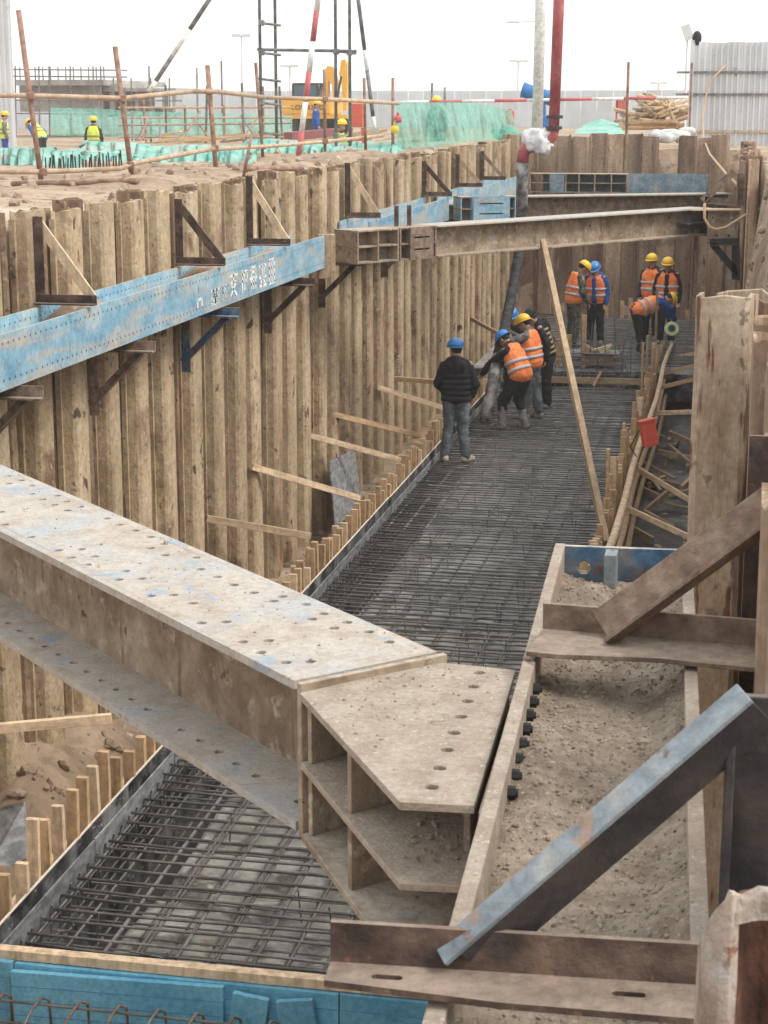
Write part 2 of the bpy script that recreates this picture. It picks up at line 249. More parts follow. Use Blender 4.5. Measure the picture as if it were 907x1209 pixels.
# ------------------------------------------------------------------ mesh building
class MB:
    def __init__(s): s.v = []; s.f = []
    def add(s, vs, fs):
        o = len(s.v); s.v += [tuple(p) for p in vs]; s.f += [tuple(i + o for i in f) for f in fs]; return s
    def box(s, c, d, rot=None):
        c = Vector(c); x, y, z = (q / 2 for q in d)
        P = [V(a, b, e) for a in (-x, x) for b in (-y, y) for e in (-z, z)]
        if rot is not None: P = [rot @ p for p in P]
        return s.add([c + p for p in P], [(0, 1, 3, 2), (4, 6, 7, 5), (0, 4, 5, 1), (2, 3, 7, 6), (0, 2, 6, 4), (1, 5, 7, 3)])
    def bar(s, p, q, w, h, up=Z3):
        """box from p to q; w sideways, h along up"""
        p, q = Vector(p), Vector(q); d = (q - p); L = d.length; d.normalize()
        up = Vector(up)
        if abs(d.dot(up)) > 0.98: up = V(0, 1, 0)
        sd = d.cross(up).normalized(); u = sd.cross(d)
        return s.box((p + q) / 2, (L, w, h), Matrix((d, sd, u)).transposed())
    def tube(s, pts, r, n=8, caps=True):
        pts = [Vector(p) for p in pts]; rs = r if isinstance(r, (list, tuple)) else [r] * len(pts)
        vs = []; fs = []; prev = None
        for i, p in enumerate(pts):
            d = ((pts[i + 1] - p) if i == 0 else (p - pts[i - 1]) if i == len(pts) - 1 else (pts[i + 1] - pts[i - 1])).normalized()
            if prev is None:
                a = d.cross(Z3 if abs(d.z) < 0.9 else V(1, 0, 0)).normalized()
            else:
                a = (prev - d * prev.dot(d)).normalized()
            prev = a; b = d.cross(a)
            for k in range(n):
                t = 2 * math.pi * k / n; vs.append(p + (a * math.cos(t) + b * math.sin(t)) * rs[i])
        for i in range(len(pts) - 1):
            for k in range(n):
                fs.append((i * n + k, i * n + (k + 1) % n, (i + 1) * n + (k + 1) % n, (i + 1) * n + k))
        if caps: fs += [tuple(range(n))[::-1], tuple((len(pts) - 1) * n + k for k in range(n))]
        return s.add(vs, fs)
    def caps(s, p, q, r1, r2=None, n=12, sq=None):
        """tapered capsule"""
        r2 = r1 if r2 is None else r2
        p, q = Vector(p), Vector(q); d = q - p; L = d.length
        d = d.normalized() if L > 1e-6 else V(0, 0, 1)
        pts = []; rs = []
        for t in (-1.0, -0.87, -0.5): pts.append(p + d * (r1 * t)); rs.append(max(0.001, r1 * math.sqrt(max(0, 1 - t * t))))
        pts.append(p); rs.append(r1); pts.append(q + d * 1e-4); rs.append(r2)
        for t in (0.5, 0.87, 1.0): pts.append(q + d * (r2 * t + 2e-4)); rs.append(max(0.001, r2 * math.sqrt(max(0, 1 - t * t))))
        return s.tube(pts, rs, n)
    def ell(s, c, r, n=12, m=8, rot=None):
        c = Vector(c); vs = []; fs = []
        for i in range(m + 1):
            a = math.pi * i / m
            for k in range(n):
                t = 2 * math.pi * k / n; p = V(r[0] * math.sin(a) * math.cos(t), r[1] * math.sin(a) * math.sin(t), r[2] * math.cos(a))
                if i in (0, m): p = V(1e-4 * math.cos(t), 1e-4 * math.sin(t), p.z)
                vs.append(c + (rot @ p if rot else p))
        for i in range(m):
            for k in range(n): fs.append((i * n + k, (i + 1) * n + k, (i + 1) * n + (k + 1) % n, i * n + (k + 1) % n))
        fs += [tuple(range(n)), tuple(m * n + k for k in range(n))[::-1]]
        return s.add(vs, fs)
    def plate(s, poly, holes, t, O, U, W):
        """flat plate: outline poly (u, w), round holes (u, w, r, n), thickness t along U x W"""
        O, U, W = Vector(O), Vector(U).normalized(), Vector(W).normalized(); Nn = U.cross(W)
        P = [Vector(p[:2]) for p in poly]; E = [(i, (i + 1) % len(P)) for i in range(len(P))]; loops = [list(range(len(P)))]
        for h in holes:
            n = h[3] if len(h) > 3 else 10; b = len(P)
            sl = h[4] / 2 if len(h) > 4 else 0.0
            P += [Vector((h[0] + (sl if math.cos(2 * math.pi * (k + 0.5) / n) > 0 else -sl) + h[2] * math.cos(2 * math.pi * (k + 0.5) / n), h[1] + h[2] * math.sin(2 * math.pi * (k + 0.5) / n))) for k in range(n)]
            E += [(b + k, b + (k + 1) % n) for k in range(n)]; loops.append(list(range(b, b + n)))
        vo, eo, fo, a, b_, c_ = delaunay_2d_cdt(P, E, [], 1, 1e-6)
        keep = []
        for f in fo:
            cx = sum(vo[i].x for i in f) / len(f); cy = sum(vo[i].y for i in f) / len(f)
            if any(max(0, abs(cx - h[0]) - (h[4] / 2 if len(h) > 4 else 0)) ** 2 + (cy - h[1]) ** 2 < (h[2] * 0.9) ** 2 for h in holes): continue
            inside = False; j = len(poly) - 1
            for i in range(len(poly)):
                xi, yi = poly[i][:2]; xj, yj = poly[j][:2]
                if (yi > cy) != (yj > cy) and cx < (xj - xi) * (cy - yi) / (yj - yi) + xi: inside = not inside
                j = i
            if inside: keep.append(f)
        n = len(vo)
        vs = [O + U * p.x + W * p.y for p in vo] + [O + U * p.x + W * p.y + Nn * t for p in vo]
        fs = [tuple(f)[::-1] for f in keep] + [tuple(i + n for i in f) for f in keep]
        ed = {}
        for f in keep:
            for i in range(len(f)): ed[(f[i], f[(i + 1) % len(f)])] = 1
        for (i, j) in ed:
            if (j, i) not in ed: fs.append((i, j, j + n, i + n))
        return s.add(vs, fs)
    def mesh(s, name, mat=None, smooth=False):
        me = bpy.data.meshes.new(name); me.from_pydata(s.v, [], s.f)
        if mat: me.materials.append(M[mat])
        bm = bmesh.new(); bm.from_mesh(me); bmesh.ops.recalc_face_normals(bm, faces=bm.faces); bm.to_mesh(me); bm.free()
        if smooth: me.polygons.foreach_set('use_smooth', [True] * len(me.polygons))
        return me
    def build(s, name, mat, parent=None, smooth=False, bevel=0, origin=None):
        if origin is not None:
            o_ = Vector(origin); s.v = [tuple(Vector(p) - o_) for p in s.v]
        o = put(name, s.mesh(name, mat, smooth), parent)
        if origin is not None: o.location = o_
        if bevel:
            b = o.modifiers.new('bevel', 'BEVEL'); b.width = bevel; b.segments = 2; b.limit_method = 'ANGLE'; b.angle_limit = R(40)
        return o
def put(name, me, parent=None, loc=None, rot=None):
    o = bpy.data.objects.new(name, me); C.objects.link(o)
    if parent is not None: o.parent = parent
    if loc is not None: o.location = loc
    if rot is not None: o.rotation_euler = rot
    return o
def tag(o, label, cat, group=None, kind=None):
    o['label'] = label; o['category'] = cat; o['kind'] = kind or 'thing'
    if group: o['group'] = group
    return o
def thing(name, label, cat, group=None, loc=(0, 0, 0), rz=0):
    o = bpy.data.objects.new(name, None); C.objects.link(o); o.location = loc; o.rotation_euler = (0, 0, rz)
    return tag(o, label, cat, group)
def structure(o): o['kind'] = 'structure'; return o
def fb(x, y, z=0.0, s=1.0): return noise.noise(V(x * s, y * s, z))
def rj(a): return random.uniform(-a, a)

# ================================================================== THE SETTING
XL, XR, YB = -5.66, 0.32, 42.34           # pit edges (just behind the sheet piles)
def smooth(a, b, x):
    t = max(0.0, min(1.0, (x - a) / (b - a))); return t * t * (3 - 2 * t)
def top_level(X, Y):
    g = 4.02 + 0.10 * fb(X, Y, 3, 0.35) + 0.07 * fb(X, Y, 9, 1.1) + 0.03 * fb(X, Y, 1, 3.1)
    far = smooth(44, 62, Y) if X > -6 else smooth(13, 26, -X) * smooth(20, 40, Y) + smooth(46, 62, Y)
    g = g * (1 - min(1, far)) + (3.62 + 0.05 * fb(X, Y, 2, 0.2)) * min(1, far)
    if X < -5.7: g += 0.13 * math.exp(-((X + 7.2) / 0.9) ** 2) * (0.6 + fb(X, Y, 5, 0.6)) * smooth(60, 42, Y)
    if X > 0.2 and Y < 9: g = 3.45 + 0.05 * fb(X, Y, 3, 1)
    return g
def hz(X, Y):
    if Y < YB and XL < X < XR:
        z = -0.55 + 0.06 * fb(X, Y, 4, 1.3)
        if -4.36 < X < -1.48: z -= 0.7
        if X < -4.4: z += smooth(17, 12, Y) * 0.45 * smooth(-4.5, -5.3, X) * (1 + 0.8 * fb(X, Y, 7, 1.5)) + 0.14 * max(0, fb(X, Y, 8, 0.9)) * smooth(-4.5, -5.3, X)
        if X > -1.5: z += 0.1 * fb(X, Y, 6, 1.7)
        if 9.6 < Y < 26 and X > -0.45:            # soil bank where the right-hand piles are missing
            z = max(z, -0.5 + 4.6 * smooth(-0.45, 0.5, X + 0.12 * fb(X, Y * 0.7, 0, 1.2)) + 0.1 * fb(X, Y, 1, 2.5))
        return z
    if 9.6 < Y < 26 and X >= XR and X < 0.8:
        return min(top_level(X, Y), -0.5 + 4.6 * smooth(-0.45, 0.5, X))
    return top_level(X, Y)
def lines(segs):
    out = []
    for a, b, st in segs:
        n = max(1, int(round((b - a) / st))); out += [a + (b - a) * i / n for i in range(n)]
    return out + [segs[-1][1]]
gx = lines([(-1500, -300, 200), (-300, -60, 30), (-60, -16, 3), (-16, -9, 0.5), (-9, XL - 0.06, 0.18), (XL - 0.06, XL, 0.06), (XL, -4.3, 0.11), (-4.3, -1.5, 0.7), (-1.5, XR, 0.13),
            (XR, XR + 0.06, 0.06), (XR + 0.06, 3, 0.3), (3, 20, 2), (20, 300, 40), (300, 1500, 200)])
gy = lines([(-60, -4, 8), (-4, 7, 0.6), (7, 20, 0.17), (20, YB, 0.26), (YB, YB + 0.06, 0.06), (YB + 0.06, 62, 0.5), (62, 130, 3), (130, 400, 30), (400, 3000, 300)])
mb = MB(); nx = len(gx)
for y in gy:
    for x in gx: mb.v.append((x, y, hz(x, y)))
for j in range(len(gy) - 1):
    for i in range(nx - 1): mb.f.append((j * nx + i, j * nx + i + 1, (j + 1) * nx + i + 1, (j + 1) * nx + i))
me = bpy.data.meshes.new('ground'); me.from_pydata(mb.v, [], mb.f); me.materials.append(M['soil'])
me.polygons.foreach_set('use_smooth', [True] * len(me.polygons))
structure(put('ground', me))

# trench floor: pale lean concrete near, fresh wet concrete beyond, a deeper edge channel against the left formwork
FXL, FXR = -4.33, -1.50
def floor_z(x, y):
    z = -0.34 + 0.15 * smooth(15, 24, y) + 0.02 * fb(x, y, 0, 2.2) + 0.03 * fb(x, y, 2, 0.7) + 0.012 * fb(x, y, 5, 6)
    z -= 0.5 * smooth(-3.78, -3.86, x + 0.05 * fb(x, y, 1, 1.5)) * smooth(27, 20, y)
    if y > 33.1: z = 0.16 + 0.02 * fb(x, y, 0, 2)
    return z
def floor_part(name, ay, mat, wide=False, lift=0.0):
    mb = MB(); ax = lines([(FXL, -3.9, 0.1), (-3.9, -3.7, 0.04), (-3.7, FXR, 0.12)])
    for y in ay:
        for x in ax: mb.v.append((-4.9 + (x - FXL) / (FXR - FXL) * 4.7 if wide else x, y, floor_z(x, y) + lift))
    n = len(ax)
    for j in range(len(ay) - 1):
        for i in range(n - 1): mb.f.append((j * n + i, j * n + i + 1, (j + 1) * n + i + 1, (j + 1) * n + i))
    return structure(mb.build(name, mat, smooth=True))
floor_part('trench_floor', lines([(9.32, 19.6, 0.16)]), 'lean')
floor_part('wet_concrete_floor', lines([(19.6, 33.09, 0.16)]), 'concrete')
floor_part('raised_floor', lines([(33.12, 41.9, 0.3)]), 'concrete', True)
mb = MB(); mb.box((-2.55, 33.1, -0.1), (4.7, 0.04, 0.5)); structure(mb.build('floor_step', 'ply'))
# soft tongue of fresh concrete running over the paler floor
mb = MB(); n = 60; m = 24
for j in range(m + 1):
    for i in range(n + 1):
        u = i / n; y = 16.2 + 4.6 * u; x = -3.7 + 2.18 * j / m
        e = smooth(0, 0.5, u + 0.22 * fb(x, y, 4, 1.3) + 0.1 * fb(x, y, 8, 4) - 0.12)
        mb.v.append((x, y, floor_z(x, y) - 0.015 + 0.04 * e))
for j in range(m):
    for i in range(n): k = j * (n + 1) + i; mb.f.append((k, k + 1, k + n + 2, k + n + 1))
structure(mb.build('fresh_concrete', 'concrete', smooth=True))
mb = MB(); gxx = lines([(-4.325, -3.84, 0.08)]); gyy = lines([(9.33, 24, 0.2)])  # dark strip: painted shade along the bottom of the edge channel
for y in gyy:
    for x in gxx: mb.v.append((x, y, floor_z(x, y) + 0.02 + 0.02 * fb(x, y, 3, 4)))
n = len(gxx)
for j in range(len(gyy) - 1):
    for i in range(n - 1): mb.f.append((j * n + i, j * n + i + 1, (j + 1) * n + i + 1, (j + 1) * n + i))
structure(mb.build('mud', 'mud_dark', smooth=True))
# dark sheet painting the shade deep in the gap beside the right formwork
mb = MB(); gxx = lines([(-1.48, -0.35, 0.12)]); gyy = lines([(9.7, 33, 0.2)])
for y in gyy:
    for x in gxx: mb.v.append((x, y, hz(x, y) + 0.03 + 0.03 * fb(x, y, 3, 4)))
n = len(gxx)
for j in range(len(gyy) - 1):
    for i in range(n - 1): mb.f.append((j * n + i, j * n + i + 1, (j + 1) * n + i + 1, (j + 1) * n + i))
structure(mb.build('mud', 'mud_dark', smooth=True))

# ------------------------------------------------------------------ sheet piles
def pile_mesh(name, H, mat, sign, half=0.14, dep=0.125, seed=0, pw=0.4, ragged=0.01):
    rnd_ = random.Random(seed); w = pw / 2; t = 0.017
    cl = [(-w - 0.004, -0.012 * sign), (-w + 0.03, 0.012 * sign), (-half - 0.016, (dep - 0.03) * sign), (-half + 0.004, (dep - 0.006) * sign), (-half + 0.024, dep * sign), (half - 0.024, dep * sign), (half - 0.004, (dep - 0.006) * sign), (half + 0.016, (dep - 0.03) * sign), (w - 0.03, 0.012 * sign), (w + 0.004, -0.012 * sign)]
    out = []; inn = []
    for i, p in enumerate(cl):
        a = cl[max(0, i - 1)]; b = cl[min(len(cl) - 1, i + 1)]
        dx, dy = b[0] - a[0], b[1] - a[1]; l = math.hypot(dx, dy); nx_, ny_ = -dy / l, dx / l
        out.append((p[0] + nx_ * t / 2, p[1] + ny_ * t / 2)); inn.append((p[0] - nx_ * t / 2, p[1] - ny_ * t / 2))
    prof = out + inn[::-1]; n = len(prof); mb = MB(); ks = (0, 0.3, 0.55, 0.8, 1.0)
    for k in ks:
        for i, (x, y) in enumerate(prof):
            j = rnd_.uniform(-0.006, 0.006) if k < 1 else 0
            mb.v.append((x, y + j, H * k + (rnd_.uniform(-ragged, ragged) if k == 1.0 else 0)))
    for r in range(len(ks) - 1):
        for i in range(n): mb.f.append((r * n + i, r * n + (i + 1) % n, (r + 1) * n + (i + 1) % n, (r + 1) * n + i))
    h = n // 2
    for base in (0, (len(ks) - 1) * n):
        for i in range(h - 1): mb.f.append((base + i, base + i + 1, base + n - 2 - i, base + n - 1 - i))
    mb.box((w, -0.0, H / 2 - 0.03), (0.036, 0.045, H - 0.06))                # interlock
    return mb.mesh(name, mat)
def pile_wall(label, start, rz, n, top, zb, mats, half=0.14, dep=0.125, pw=0.4, flip=0, skip=(), ragged=0.014, lean=0.007, tj=0.05):
    wall = thing('sheet_pile_wall', label, 'pile wall')
    H = top - zb; var = {}
    for k in range(3):
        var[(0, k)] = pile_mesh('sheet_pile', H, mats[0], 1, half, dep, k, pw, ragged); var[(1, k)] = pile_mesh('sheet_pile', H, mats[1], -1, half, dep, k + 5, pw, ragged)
    d = Matrix.Rotation(rz, 3, 'Z') @ V(-1, 0, 0)
    for i in range(n):
        if i in skip: continue
        p = Vector(start) + d * (pw * i)
        o = put('sheet_pile', var[((i + flip) % 2, random.randrange(3))], wall, (p.x + rj(0.012), p.y + rj(0.008), zb + rj(tj)), (rj(lean), rj(lean), rz + rj(0.03)))
    return wall
# left wall: runs away from the camera along +Y, faces +X
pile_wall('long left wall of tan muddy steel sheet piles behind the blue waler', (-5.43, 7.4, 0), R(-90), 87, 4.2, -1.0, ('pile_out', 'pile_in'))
# back wall: faces the camera
pile_wall('rusty brown sheet pile wall closing the far end of the trench', (-5.3, 42.1, 0), R(180), 13, 4.33, -0.8, ('pile_rust', 'pile_rust'), half=0.16, dep=0.07, tj=0.06, ragged=0.02, skip=(9,))
# right wall beyond the bank, seen edge-on, and the return of big piles near the camera
pile_wall('right-hand sheet pile wall beyond the soil bank, running to the far corner', (0.10, 41.7, 0), R(90), 38, 4.2, -0.9, ('pile_rust', 'pile_rust'))
pile_wall('right-hand sheet pile wall carrying the dirt-filled waler', (0.24, 8.7, 0), R(90), 15, 4.0, -0.9, ('pile_rust', 'pile_rust'), tj=0.02)
# a taller single pile standing in front of the far right wall
w = thing('sheet_pile', 'tall narrow rusty pile with a yellow hose tied across it', 'sheet pile')
mb = MB(); b0 = aty(884, 340, 27.2)
mb.box((b0.x, 27.2, 1.7), (0.21, 0.03, 5.16)); mb.build('web', 'pile_rust', w)
for s in (-1, 1):
    mb = MB(); mb.box((b0.x + s * 0.115, 27.13, 1.7), (0.018, 0.18, 5.2)); mb.build('flange', 'pile_rust', w)
# the cut-off pile right beside the camera, and the big piles of the return wall
def poly_pile(pts, zb, zt, t, mat, rag, seed, par=None, rings=24, bev=0.005, tops=None):
    mb = MB(); n = len(pts); rr = random.Random(seed)
    for k in range(rings + 1):
        z = zb + (zt - zb) * k / rings
        for side in (-1, 1):
            for i, p in enumerate(pts):
                a = pts[max(0, i - 1)]; b = pts[min(n - 1, i + 1)]; dx, dy = b[0] - a[0], b[1] - a[1]; l = math.hypot(dx, dy)
                j = rr.uniform(-0.002, 0.002)
                mb.v.append((p[0] + (-dy / l) * side * t / 2 + j, p[1] + (dx / l) * side * t / 2 + j, z + (rag * math.sin(i * 2.2 + seed) + rr.uniform(-.3, .3) * rag + (tops[i] if tops else 0) if k == rings else 0)))
    m2 = 2 * n
    for k in range(rings):
        a = k * m2; b = a + m2
        for i in range(n - 1):
            mb.f += [(a + i, a + i + 1, b + i + 1, b + i), (a + n + i + 1, a + n + i, b + n + i, b + n + i + 1)]
        mb.f += [(a, b, b + n, a + n), (a + n - 1, a + 2 * n - 1, b + 2 * n - 1, b + n - 1)]
    a = rings * m2
    for i in range(n - 1): mb.f.append((a + i, a + i + 1, a + n + i + 1, a + n + i))
    return mb.build('sheet_pile', mat, par, bevel=bev)
npx = lambda l: [tuple(aty(px_, 1010, Y_).xy) for px_, Y_ in l]
np_ = thing('sheet_pile', 'thick rusty sheet pile cut off ragged beside the rusty angle arm', 'sheet pile')
o = poly_pile(npx(((833, 2.34), (836, 2.29), (842, 2.262), (850, 2.248), (858, 2.243), (866, 2.243), (873, 2.252))), -0.9, 3.97, 0.014, 'pile_near', 0.003, 3, np_, bev=0.003, tops=(-0.13, -0.085, -0.05, -0.018, 0.0, 0.008, 0.008), rings=40); o.name = 'flange'
o = poly_pile(npx(((870, 2.262), (880, 2.30), (900, 2.32), (960, 2.31))), -0.9, 3.955, 0.014, 'pile_core', 0.002, 6, np_, bev=0.003); o.name = 'web'
o = poly_pile(npx(((862, 2.248), (872, 2.252), (884, 2.262), (900, 2.272), (960, 2.275))), 3.935, 3.972, 0.022, 'pile_near', 0.005, 7, np_, bev=0.005, rings=4); o.name = 'burred_rim'
bw_ = thing('sheet_pile_wall', 'massive mud-caked sheet piles facing the camera beside the timber braces', 'pile wall')
poly_pile([(-0.175, 9.06), (-0.19, 8.97), (-0.165, 8.93), (-0.06, 8.922), (0.035, 8.93), (0.055, 8.95), (0.075, 9.06), (0.095, 9.13)], -0.9, 4.085, 0.024, 'pile_mud', 0.008, 1, bw_)
poly_pile([(0.10, 9.16), (0.13, 9.14), (0.32, 9.14), (0.38, 8.97), (0.55, 8.96)], -0.9, 4.05, 0.02, 'pile_rust', 0.012, 2, bw_)
poly_pile([(-0.10, 9.34), (-0.05, 9.40), (0.12, 9.40), (0.16, 9.3)], -0.9, 4.07, 0.02, 'pile_mud', 0.012, 4, bw_)

# ================================================================== WALERS
def lying_h(label, p0, p1, ztop, h, depth, side, mats, holes=True, name='waler', cat='waler', tf=0.022, hr=0.013, sp=0.1, group=None):
    """H-beam on its side: front flange from p0 to p1, back flange 'depth' away on 'side', web horizontal"""
    t = thing(name, label, cat, group)
    a = V(p0[0], p0[1], ztop - h); b = V(p1[0], p1[1], ztop - h); d = (b - a); L = d.length; d.normalize()
    nrm = V(d.y, -d.x, 0) * side
    hl = []
    if holes:
        k = 0.06
        while k < L - 0.05:
            hl += [(k, h * 0.17, hr, 8), (k, h * 0.83, hr, 8)]; k += sp
    mb = MB(); mb.plate([(0, 0), (L, 0), (L, h), (0, h)], hl, tf, a, d, Z3); mb.build('front_flange', mats[0], t)
    mb = MB(); mb.plate([(0, 0), (L, 0), (L, h), (0, h)], hl if L < 14 else [], tf, a + nrm * (depth - 0) - Z3 * 0, d, Z3); mb.build('back_flange', mats[1], t)
    mb = MB(); c = (a + b) / 2 + nrm * (depth / 2) + Z3 * h / 2
    mb.bar(c - d * (L / 2 - 0.004), c + d * (L / 2 - 0.004), depth - 0.03, 0.02); mb.build('web', mats[1], t)
    return t, a, d, nrm
wal1, a, d, nr = lying_h('long bright blue waler with white painted characters along left piles', (-4.86, 7.6), (-4.86, 20.75), 3.5, 0.38, 0.40, -1, ('blue', 'blue'), sp=0.098)
# dirt heaps lying in it, stiffener at the joint
for y0, y1, hh in ((12.6, 13.9, 0.2), (16.2, 17.0, 0.19), (9.5, 11, 0.16), (18.8, 19.6, 0.13)):
    mb = MB(); n = 14
    for i in range(n + 1):
        for j in range(5):
            u = i / n; v = j / 4; mb.v.append((-5.22 + 0.34 * v, y0 + (y1 - y0) * u, 3.325 + hh * math.sin(math.pi * u) * (0.6 + 0.4 * math.sin(math.pi * v)) + 0.03 * fb(i, j, y0, 0.9)))
    for i in range(n):
        for j in range(4): mb.f.append((i * 5 + j, i * 5 + j + 1, (i + 1) * 5 + j + 1, (i + 1) * 5 + j))
    o = mb.build('soil_heap', 'soil', smooth=True); tag(o, 'small heap of pale soil lying inside the long blue waler', 'soil', 'soil heaps in the blue waler', 'stuff')
# painted white characters on the front flange, partly worn: blocks of brush strokes
def strokes(glyph, y, z, w, h, mat):
    mb = MB()
    for (x0, y0, x1, y1) in glyph:
        p = V(-4.8355, y + x0 * w, z + y0 * h); q = V(-4.8355, y + x1 * w, z + y1 * h)
        mb.bar(p, q, 0.001, 0.03 if x0 != x1 else 0.04, up=V(0, 0, 1) if abs(x1 - x0) > 0.01 else V(0, 1, 0))
    mb.build('painted_character', mat, wal1)
g1 = [(0, .9, 1, .9), (.5, 1, .5, .55), (.1, .6, .9, .6), (.85, .6, .1, .05), (.2, .5, .95, .0)]
g2 = [(.1, .8, .5, .8), (.3, 1, .3, 0), (.1, .5, .5, .55), (.55, .9, 1, .9), (.6, .9, .6, .1), (.95, .9, .95, .5), (.6, .5, .95, .5)]
g3 = [(.2, 1, .2, .55), (.8, 1, .8, .55), (.2, .97, .8, .97), (.2, .77, .8, .77), (0, .5, 1, .5), (.2, .45, .2, 0), (.5, .5, .5, 0), (.8, .45, .8, 0), (.1, .25, .9, .25)]
g4 = [(0, .9, 1, .9), (.3, 1, .3, .4), (.7, 1, .7, .4), (.3, .7, .7, .7), (.3, .55, .7, .55), (0, .4, 1, .4), (.5, .4, .5, 0), (.2, .2, .8, .2), (0, .02, 1, .02)]
g5 = [(0.1, 1, .9, 1), (.1, .66, .9, .66), (.1, .33, .9, .33), (.1, 0, .9, 0), (.15, 1, .15, 0), (.5, 1, .5, 0), (.85, 1, .85, 0)]
for g, y, h, mt in ((g1, 16.68, 0.23, 'white'), (g2, 17.05, 0.23, 'white'), (g3, 17.41, 0.23, 'white'), (g4, 17.77, 0.23, 'white'), (g5, 18.14, 0.24, 'white'),
                    (g2, 16.36, 0.15, 'white_faded'), (g4, 16.05, 0.14, 'white_faded'), ([(0, 1, 1, 1), (0, 1, 0, 0), (1, 1, 1, 0)], 15.62, 0.07, 'white')):
    strokes(g, y, 3.18 if h > 0.1 else 3.2, 0.28 if h > 0.1 else 0.14, h, mt)
wal2, *_ = lying_h('short dusty blue waler between the two strut nodes on left piles', (-4.86, 23.4), (-4.86, 30.0), 3.5, 0.38, 0.40, -1, ('blue', 'blue'))
wal3, *_ = lying_h('far pale blue waler on left piles beyond the plated strut node', (-4.86, 31.2), (-4.86, 40.2), 3.5, 0.38, 0.40, -1, ('blue', 'blue'), holes=False)
# far waler along the back wall: open stiffened cells on the left, flat blue plate on the right
wal4 = thing('waler', 'far blue waler with open stiffened cells along rusty end wall', 'waler')
y4 = 40.6
mb = MB(); mb.plate([(-2.5, 3.1), (-0.8, 3.1), (-0.8, 3.52), (-2.5, 3.52)], [(-2.42 + 0.115 * k, 3.1 + q, 0.018, 8) for k in range(14) for q in (0.06, 0.13)], 0.02, (0, y4, 0), (1, 0, 0), (0, 0, 1)); mb.build('front_flange', 'blue_grey', wal4)
mb = MB(); mb.box((-2.6, y4 + 0.42, 3.31), (3.7, 0.02, 0.42)); mb.build('back_flange', 'blue_grey', wal4)
for z in (3.11, 3.31, 3.51):
    mb = MB(); mb.box((-3.62, y4 + 0.2, z), (2.2, 0.41, 0.018)); mb.build('shelf', 'steel_side', wal4)
for x in (-4.7, -4.25, -3.9, -3.6, -3.25, -2.88, -2.54):
    mb = MB(); mb.box((x, y4 + 0.2, 3.31), (0.03, 0.42, 0.41)); mb.build('stiffener', 'steel_side', wal4)
mb = MB(); mb.box((-4.08, y4 - 0.02, 3.31), (0.3, 0.02, 0.42)); mb.build('splice_plate', 'blue_grey', wal4)

# ---- the dirt-filled waler in the right foreground
walr = thing('waler', 'dirt-filled steel waler lying on its side in the foreground', 'waler')
L0, L1 = V(-0.445, 2.2, 0), V(-0.585, 6.0, 0); R0, R1 = V(-0.0, 2.2, 0), V(-0.15, 6.0, 0)
dl = (L1 - L0).normalized(); nl = V(dl.y, -dl.x, 0)
LL = (L1 - L0).length
mb = MB(); mb.plate([(0, 0), (LL, 0), (LL, 0.41), (0, 0.41)], [(1.9 + 0.11 * k, 0.10, 0.014, 8) for k in range(10)], 0.036, L0 + V(0, 0, 3.11), dl, Z3); mb.build('front_flange', 'steel_dirt', walr, bevel=0.004)
LR = (R1 - R0).length; dr = (R1 - R0).normalized()
mb = MB(); mb.plate([(0, 0), (LR, 0), (LR, 0.41), (0, 0.41)], [], 0.034, R0 + V(0, 0, 3.11) , dr, Z3); mb.build('back_flange', 'steel_dirt', walr, bevel=0.004)
mb = MB(); mb.add([V(-0.41, 2.2, 3.3), V(-0.0, 2.2, 3.3), V(-0.15, 6, 3.3), V(-0.55, 6, 3.3), V(-0.41, 2.2, 3.28), V(-0.0, 2.2, 3.28), V(-0.15, 6, 3.28), V(-0.55, 6, 3.28)],
    [(0, 1, 2, 3), (7, 6, 5, 4), (0, 4, 5, 1), (1, 5, 6, 2), (2, 6, 7, 3), (3, 7, 4, 0)]); mb.build('web', 'steel_dirt', walr)
mb = MB(); ex = 0.40
mb.plate([(0.0, 0), (0.42, 0), (0.42, 0.41), (0.0, 0.41)], [(0.075, 0.335, 0.024, 14), (0.105, 0.24, 0.022, 14), (0.30, 0.325, 0.024, 14), (0.33, 0.1, 0.02, 12), (0.09, 0.09, 0.02, 12)], 0.022, (-0.556, 5.985, 3.11), (0.999, 0.037, 0), Z3); mb.build('end_plate', 'blue_dark', walr, bevel=0.003)
mb = MB(); mb.box((-0.385, 5.93, 3.41), (0.042, 0.1, 0.21)); mb.build('stiffener', 'blue_edge', walr, bevel=0.003)
for k in range(8):
    p = L0 + dl * (1.62 + 0.108 * k) + nl * 0.05 + V(0, 0, 3.463)
    mb = MB(); mb.tube([p - nl * 0.05, p + nl * 0.004], 0.0165, 6); mb.tube([p + nl * 0.004, p + nl * 0.01], 0.01, 8); mb.build('bolt', 'black', walr)
# gravel and dust lying in it
mb = MB(); NU, NV = 190, 26
def grav(u, v):
    y = 2.22 + 3.74 * u; xl = -0.418 - 0.0373 * (y - 2.2); xr_ = 0.012 - 0.0395 * (y - 2.2); x = xl + (xr_ - xl) * v
    z = 3.425 - 0.03 * math.sin(math.pi * v) + 0.035 * smooth(0.75, 1, v) + 0.02 * fb(x, y, 0, 4) + 0.012 * fb(x, y, 3, 13) + 0.008 * fb(x, y, 5, 34) + 0.0045 * fb(x, y, 9, 80)
    z += 0.06 * math.exp(-((y - 4.0) / 0.4) ** 2 - ((v - 0.25) / 0.3) ** 2) + 0.06 * math.exp(-((y - 3.25) / 0.15) ** 2) * v + 0.05 * math.exp(-((y - 5.75) / 0.12) ** 2 - ((v - 0.3) / 0.15) ** 2)
    return V(x, y, z)
for i in range(NU + 1):
    for j in range(NV + 1): mb.v.append(tuple(grav(i / NU, j / NV)))
